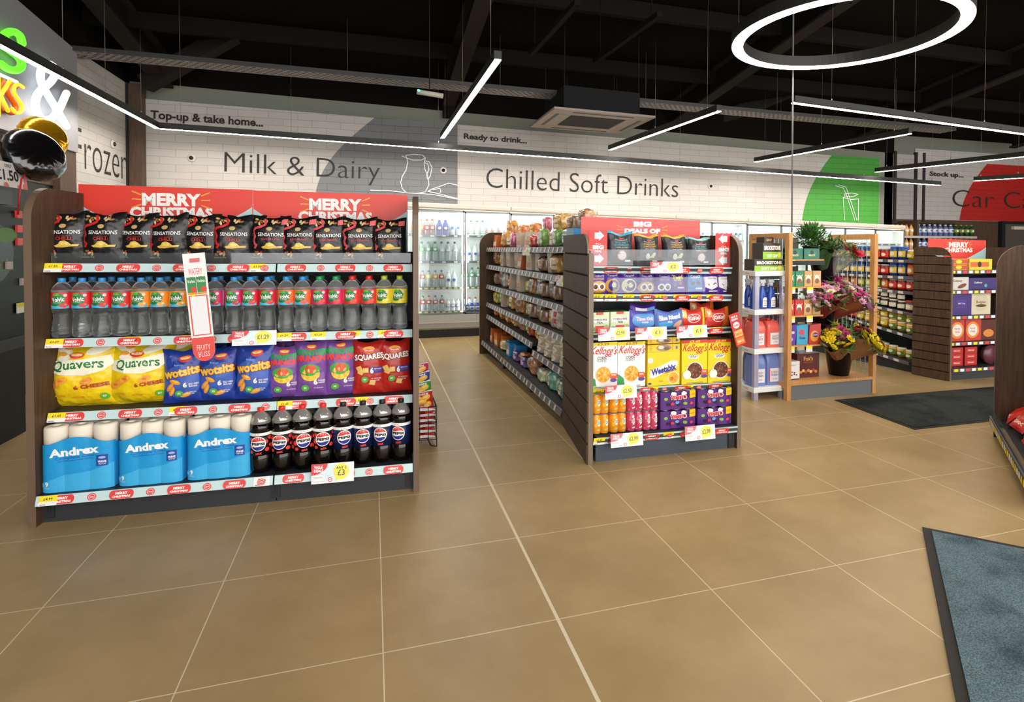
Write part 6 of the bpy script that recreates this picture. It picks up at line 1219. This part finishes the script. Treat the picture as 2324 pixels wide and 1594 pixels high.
m=MB(); m.lathe([(.09,0),(.1,.06),(.1,.075),(1e-4,.078)],24,PL('6a3a44',.3)); o=m.build('round_chocolate_tub',label='round dark tub of chocolates standing on edge on the lowest shelf',cat='chocolate tub'); s,_=G3.m(2236,835,.15); o.location=G3.w(s,.17,ZF3[0]+.1); o.rotation_euler=(PI/2,0,0)
# jar aisle behind it
G3B=Frame((4.72,3.0),(4.82,1.54)); LJ=G3B.len; gj=empty('gondola_shelving',G3B.w(0,0,0),G3B.ang,label='far shelving aisle of jars, tubs and desserts behind the oak flower stand',cat='shelving unit')
ZJ=[]
for k,(u0,v0,u1,v1) in enumerate(((1995,798,2075,823),(1995,740,2075,764),(1995,695,2075,712),(1995,655,2075,663),(1995,624,2075,628),(1995,588,2075,590))):
    a=G3B.m(u0,v0,.03); b=G3B.m(u1,v1,.03); z=(a[1]+b[1])/2; sl_=(b[1]-a[1])/(b[0]-a[0]); f=lambda s,a=a,sl_=sl_:a[1]+sl_*(s-a[0]); ZJ.append(f); shelf(gj,.0,LJ-.02,.03 if k else -.02,.4,f,'farg',hh=.035,lean=0)
MB().box(0,LJ,.4,.42,.02,1.3,C('1b1c1e',.6)).build('back_panel',gj); MB().box(0,LJ,.05,.07,0,.1,C('2b2e34',.5)).build('kick_plate',gj)
def jar(c,lid,lab,w=.045,h=.13,tub_=False):
    o=empty('food_tub' if tub_ else 'food_jar',cat='tub' if tub_ else 'jar'); m=MB(); m.lathe([(w*.8,0),(w,.02),(w,h*.8),(w*.9,h*.86)] if not tub_ else [(w*.75,0),(w,h*.85)],14,PL(c,.25)); m.build('jar_body',o); MB().lathe([(w*.93,h*.85),(w*.93,h),(1e-4,h)],14,PL(lid)).build('lid',o); m=MB(); P=Print(); P.rect(-w,.2*h,w,.65*h,PL(lab)); P.ell(0,.42*h,w*.5,h*.15,PL('efe6d0')); m.bake(P,cyl(w*1.01),dx=w*.4); m.build('label',o); return o
JJ=[jar('d9a22c','e9e6e0','3f8a3a',.05,.1,True),jar('c9a030','e9e6e0','e8c41c',.05,.1,True),jar('5a2a24','c23a2a','d9c9b0',.055,.12),jar('3a2a1f','e3dfda','e9e2d0',.05,.1,True),jar('b5522a','7a1c18','e08a2c',.045,.14),jar('7a8a3a','2f7a3a','d9d23a',.045,.14),jar('2a4a8a','3a68b8','e9c030',.05,.14),jar('8a1f1c','c9c4bf','d9302a',.055,.12)]
rowsJ=[[2,2,1,1,0,0],[7,7,1,1,1,0,0],[5,4,4,3,3,3,2],[4,4,5,5,4,7,7],[6,6,6,7,6,4],[6,5,6,7,6,1]]
for k,L in enumerate([[L_[int(i*len(L_)/11)] for i in range(11)] for L_ in rowsJ]):
    for i,q in enumerate(L):
        s=.3+(LJ-.34)*(i+.5)/len(L); tiers=2 if k in(1,2) and q in(0,1,3) else 1
        for t in range(tiers):
            hh=(.1,.1,.12,.1,.14,.14,.14,.12)[q]
            put(JJ[q],G3B.w(s,.1,ZJ[k](s)+.001+t*(hh+.001)),G3B.ang,f"{('green and yellow dessert tub','yellow dessert tub','dark red jar','dark dessert tub','orange sauce jar','green sauce jar','blue snack canister','red labelled jar')[q]}, {ORD[i]} from the chillers, {('lowest','second','third','fourth','fifth','top')[k]} jar shelf{', upper tier' if t else ''}",'jars and tubs on the far aisle')
# ================================================================== nearest end panel on the open side with confectionery shelf
G4=Frame((3.56,-.19),(2.82,-.86)); g4=empty('gondola_shelving',G4.w(0,0,0),G4.ang,label='tall plain dark wood end panel with a low confectionery shelf, beside the far mat',cat='shelving unit')
endpanel(g4,-.03,0,0,.55,1.355)
MB().box(0,1.4,.5,.53,0,1.2,C('1d1b1a',.6)).build('back_panel',g4); MB().box(0,1.4,.06,.08,0,.09,C('17181b',.5)).build('kick_plate',g4)
sh=MB().box(.0,1.4,-.02,.5,.1,.12,DKGREY).build('shelf',g4); m=MB(); m.box(0.01,1.4,-.028,-.02,.095,.15,C('5f5a62',.4)); P=Print(); x=.03; k=0
while x<1.35: P.rect(x,.103,x+.04,.14,(YEL,WHITE,WHITE,YEL)[k%4]); x+=.062; k+=1
m.bake(P,lambda x,z,h:(x,-.028-h,z)); m.build('price_strip',sh); MB().box(0.01,1.4,-.018,-.015,.12,.21,ACR).build('acrylic_riser',sh)
G4S=G4
for i in range(8):
    P=Print(); P.rect(-.08,.02,.08,.07,PL('f4d24a' if i%3==1 else 'd9301c')); P.text('CRUNCHY' if i%2 else 'CHOC',0,.045,.12,.026,WHITE,.04,res=1); q=tag(bag('sweets_bag',.2,.14,.05,GL(('d9281c','e8502c','c22a2a','e0641c')[i%4],r=.3),P,90+i,10,8),cat='sweets bag'); put(q,G4S.w(.1+.15*i,.06+.02*(i%2),.15+.012*(i%3)),(-.75,0,G4S.ang+.2*(i%3-1)),f"red and orange sweets bag in the low shelf bin, {ORD[i]} from the end panel",'sweets bags in the low bin')
# ================================================================== mats
def mat(name,pts,c,label,b=.06):
    o=empty(name,(0,0,0),label=label,cat='floor mat'); P_=[Vector((*p,0)) for p in pts]; ct=sum(P_,Vector())/4
    m=MB(); m.hexa([tuple(p)for p in P_]+[(p.x,p.y,.006) for p in P_],C('2c2a29',.8)); m.build('rubber_edge',o)
    I=[]
    for i,p in enumerate(P_):
        a=(P_[(i+1)%4]-p).normalized()*b; d=(P_[i-1]-p).normalized()*b; I.append(p+a+d)
    m=MB(); m.hexa([(p.x,p.y,.005) for p in I]+[(p.x,p.y,.011) for p in I],C(c,.95,.1,kind='carpet')); m.build('carpet_pile',o,kind='stuff')
A=Vector((1.876,-1.056)); d1=Vector((1.014-1.876,-1.89+1.056)).normalized(); d2=Vector((2.144-1.876,-1.326+1.056)).normalized()
mat('entrance_mat',[tuple(A),tuple(A+d2*0+d1*2.4),tuple(A+d1*2.4+d2*1.8),tuple(A+d2*1.8)],'64777f','blue grey carpet entrance mat with dark rubber edge in the near corner',.035)
mat('floor_mat',[(3.163,.09),(5.3,.07),(5.3,.86),(3.214,.905)],'3d403e','black rubber backed floor mat in front of the oak flower stand',.02)
# ================================================================== neon corner with vending cabinet and balloons
XN=-3.5
nb_=empty('neon_sign_board',(XN,0,0),label='brushed silver sign board with lit green, orange and white lettering',cat='illuminated sign')
m=MB(); m.hexa([(-.09,-.5,2.27),(0,-.5,2.27),(0,3.88,2.27),(-.09,3.88,2.27),(-.09,-.5,3.75),(0,-.5,3.75),(0,3.88,3.3),(-.09,3.88,3.3)],C('a2a2a6',.45,metal=.25)); m.build('sign_panel',nb_)
def neon(txt,y,z,w,h,c,em,bold=.0,ext=.05,shear=0):
    P=Print().text(txt,0,0,w,h,C(c,.4,emit=em),bold,res=4,shear=shear); m=MB(); 
    V,T,a,b,cc,d=glyphs(txt,bold,4); m.bake(P,lambda x,q,hh:(.06+hh,y+x,z+q)); 
    P2=Print().text(txt,0,0,w*1.02,h*1.01,C('c9c9cd',.4),bold,res=4,shear=shear)
    # side returns
    from collections import Counter
    E=Counter(); polys=P.L[0][0]
    key=lambda p:(round(p[0],5),round(p[1],5)); ed=[]
    for p in polys:
        for i in range(len(p)): ed.append((key(p[i]),key(p[(i+1)%len(p)])))
    es=set(ed)
    for a_,b_ in es:
        if (b_,a_) not in es: m.poly([(.002,y+a_[0],z+a_[1]),(.002,y+b_[0],z+b_[1]),(.0605,y+b_[0],z+b_[1]),(.0605,y+a_[0],z+a_[1])],C(c,.4,emit=em*.35))
    return m.build('neon_letter',nb_)
def ntube(paths,c,em,r,x=.06,name='neon_letter',body=None):
    m=MB(); mt=C(c,.4,emit=em)
    for p in paths:
        P_=[PX(u,v,XN+x)-Vector((XN,0,0)) for u,v in p]
        # smooth the path
        for _ in range(2):
            if len(P_)>2: Q=[P_[0]]+[q for a,b in zip(P_,P_[1:]) for q in (a*.75+b*.25,a*.25+b*.75)]+[P_[-1]]; P_=Q
        m.tube(P_,r,mt,10); 
        for e in (P_[0],P_[-1]): m.blob(e,(r,r,r),mt,10,6)
        if body: m.tube([q-Vector((.045,0,0)) for q in P_],r*1.6,C(body,.35),8)
    return m.build(name,nb_)
ntube([[(151,287),(128,247),(106,212),(92,186),(91,160),(106,143),(123,149),(127,168),(113,190),(90,205),(79,228),(82,256),(98,273),(118,270),(134,250),(151,211)]],'eef6ff',.6,.03)
ntube([[(50,98),(46,80),(30,70),(10,76),(4,96),(22,115),(44,130),(51,148),(40,161),(18,158),(2,145)]],'5fe02c',.6,.03)
ntube([[(52,198),(42,190),(31,196),(31,212),(43,228),(52,243),(46,257),(34,256),(28,247)],[(-4,175),(-4,262)],[(22,184),(-2,222)],[(2,218),(18,252)]],'ffa21c',.7,.014,.075,body='c9670c')
ntube([[(-10,165),(38,186)]],'eef6ff',.8,.012)
m=MB(); m.box(-.09,-.02,3.56,3.88,0,2.27,PILLAR); m.build('wood_pillar',nb_); MB().box(-.09,-.07,-.5,3.56,1.9,2.27,C('3a2e27',.6,kind='wood')).build('fascia_board',nb_)
struct(MB().box(XL,XL+.02,-6,3.6,0,1.9,C('0c0c0d',.5)),'trim_2')
vc=empty('vending_cabinet',(-3.55,0.1,0),label='tall black vending cabinet with dark glass front standing by the neon sign',cat='vending machine')
BKM=C('0b0b0d',.5,.25); m=MB(); m.box(0,.55,0,1.74,0,1.6,BKM); m.build('cabinet_body',vc,bevel=.01)
m=MB(); m.box(.55,.56,.9,1.7,.75,1.55,C('050506',.4,.2)); P=Print(); P.ell(1.3,1.28,.3,.22,C('0c120a',.3)); P.text('CHAI',1.45,1.2,.28,.08,C('4a6a1c',.5),.03); P.ell(1.52,1.4,.12,.05,C('4f7a22',.5)); m.bake(P,lambda x,z,h:(.561+h,x,z)); m.build('glass_front',vc)
m=MB(); m.box(.55,.57,.9,1.7,.62,.7,C('16161a',.3)); m.build('dispensing_shelf',vc)
for (y,z) in ((1.62,1.52),(1.62,1.42),(1.62,1.33),(1.5,1.17),(1.66,1.05)): m=MB(); m.box(.56,.575,y,y+.06,z,z+.05,(REDS if z>1.3 else C('b9a9a4',.5))); m.build('product_button',vc)
m=MB(); m.box(.57,.575,1.6,1.68,.86,.93,PL('e4e4da')); m.poly([(.5755,1.6,.9),(.5755,1.68,.9),(.5755,1.68,.93),(.5755,1.6,.93)],YEL); m.build('price_ticket',vc)
p0=PX(-60,375,-2.98); pc=PX(22,405,-2.98)
m=MB(); m.box(-.004,0,-.3,.2,0,.17,PL('e9e3e0')); P=Print(); P.text('ONLY',-.0,.145,.08,.022,INK,.02); P.text('£1.50',-.02,.08,.25,.075,INK,.03); 
for y,z,r in ((.19,.15,.04),(.19,.06,.03),(.17,.01,.03),(.1,.0,.025),(-.05,.0,.03)): P.add([[p for p in [(min(.2,max(-.3,y+r*math.cos(t))),min(.17,max(0,z+r*math.sin(t)))) for t in [2*PI*i/14 for i in range(14)]]]],PL('d9605a'))
m.bake(P,lambda x,z,h:(.0+h,x,z)); m.build('price_sign',loc=(-2.98,1.66,1.725),rot=(0,-.1,0),label='white and red price sign reading only 1.50 on the vending cabinet',cat='price sign')
MB().box(0,.5,0,1.72,0,.1,C('17171a',.4)).build('cabinet_top_box',vc,loc=(0,0,1.61)) 
def balloon(c,pos,r,rot,label):
    o=empty('foil_balloon',pos,label=label,cat='balloon'); o.rotation_euler=rot; m=MB(); n=40; mt=C(c,.18,.5,metal=.85 if c!='0c0b0c' else .0,coat=1 if c=='0c0b0c' else 0)
    def f(u,v):
        a=2*PI*u; ph=PI*(v-.5); rr=math.cos(ph)**.75; w=1+.014*math.sin(23*a+math.sin(3*a))*rr**6+.01*math.sin(41*a+2)*rr**5; return (r*rr*w*math.cos(a),r*rr*w*math.sin(a),r*.42*math.sin(ph)*(1-.05*math.sin(23*a+math.sin(3*a))*rr**2-.03*math.sin(9*a+1)*rr))
    m.grid(80,16,f,mt,closeu=True); m.build('foil_body',o); 
    return o
b_=balloon('0c0b0c',PX(78,352,-2.95),.2,(1.2,.25,.85),'black foil balloon floating in front of the gold one'); 
balloon('d9a21c',PX(98,312,-3.12),.17,(1.3,.0,.9),'gold foil balloon behind the black balloon by the neon sign')
m=MB(); q=PX(60,392,-2.95); m.tube([tuple(q+Vector((0,0,0))),tuple(q+Vector((0,-.06,-.05))),tuple(q+Vector((.01,-.1,-.12))),tuple(q+Vector((.0,-.11,-.3)))],.006,C('b01c1c',.4),6); m.build('balloon_ribbon',b_ and None,label='red curling ribbon hanging under the black balloon',cat='ribbon')
# ================================================================== far wall shelving with bottles beyond the chillers
ws=empty('wall_shelving',(8.9,5.6,0),label='dark wall shelving with rows of bottles beside the last chiller',cat='shelving unit')
MB().box(0,2.3,.45,.47,0,1.82,C('1c1b1d',.5)).build('back_panel',ws)
WZ=[.3,.62,.95,1.28,1.55]
for z in WZ: m=MB(); m.box(0,2.3,.0,.45,z-.025,z,C('2a2a2e',.5)); sh=m.build('shelf',ws); m=MB(); m.box(0,2.3,-.006,0,z-.045,z,C('b9b2b2',.4)); m.build('price_strip',sh)
for x in (0,.75): MB().box(x-.02,x+.02,-.0,.45,0,1.85,C('2a211c',.6,kind='wood')).build('divider',ws)
FB=[rowbottle('car_care_bottle',.22,.04,'e08a2c','d9a066','e9c9a0'),rowbottle('car_care_bottle',.2,.045,'e9e9ec','5a6a9a','e9e9ec'),rowbottle('car_care_bottle',.2,.045,'8aa02a','2a3a22','7a9a3a')]
for k in (1,2,3,4):
    for i in range(6): put(FB[0],(8.98+.115*i,5.68,WZ[k]+.001) if k<4 else (8.98+.115*i,5.68,WZ[4]+.001),0,f"amber capped bottle, {ORD[i]} from the chiller on {('','the second','the third','the fourth','the top')[k]} wall shelf",'amber bottles on the wall shelving')
    for i in range(11): put(FB[1 if i<7 else 2],(9.75+.14*i,5.68,WZ[k]+.001),0,f"car care bottle, {ORD[i]} from the dark divider on {('','the second','the third','the fourth','the top')[k]} wall shelf",'car care bottles on the wall shelving',scale=(1.1,1.1,1.15))
# ------------------------------------------------------------------ daylight through the shopfront, render look
wd=bpy.data.worlds.new('daylight'); S.world=wd; wd.use_nodes=True; wd.node_tree.nodes['Background'].inputs[0].default_value=(1,.98,.95,1); wd.node_tree.nodes['Background'].inputs[1].default_value=1.6
S.view_settings.view_transform='Standard'; S.view_settings.look='None'; S.view_settings.gamma=1; S.view_settings.exposure=1.3
S.cycles.transparent_max_bounces=14; S.cycles.max_bounces=9; S.cycles.diffuse_bounces=4; S.cycles.glossy_bounces=3; S.cycles.transmission_bounces=9
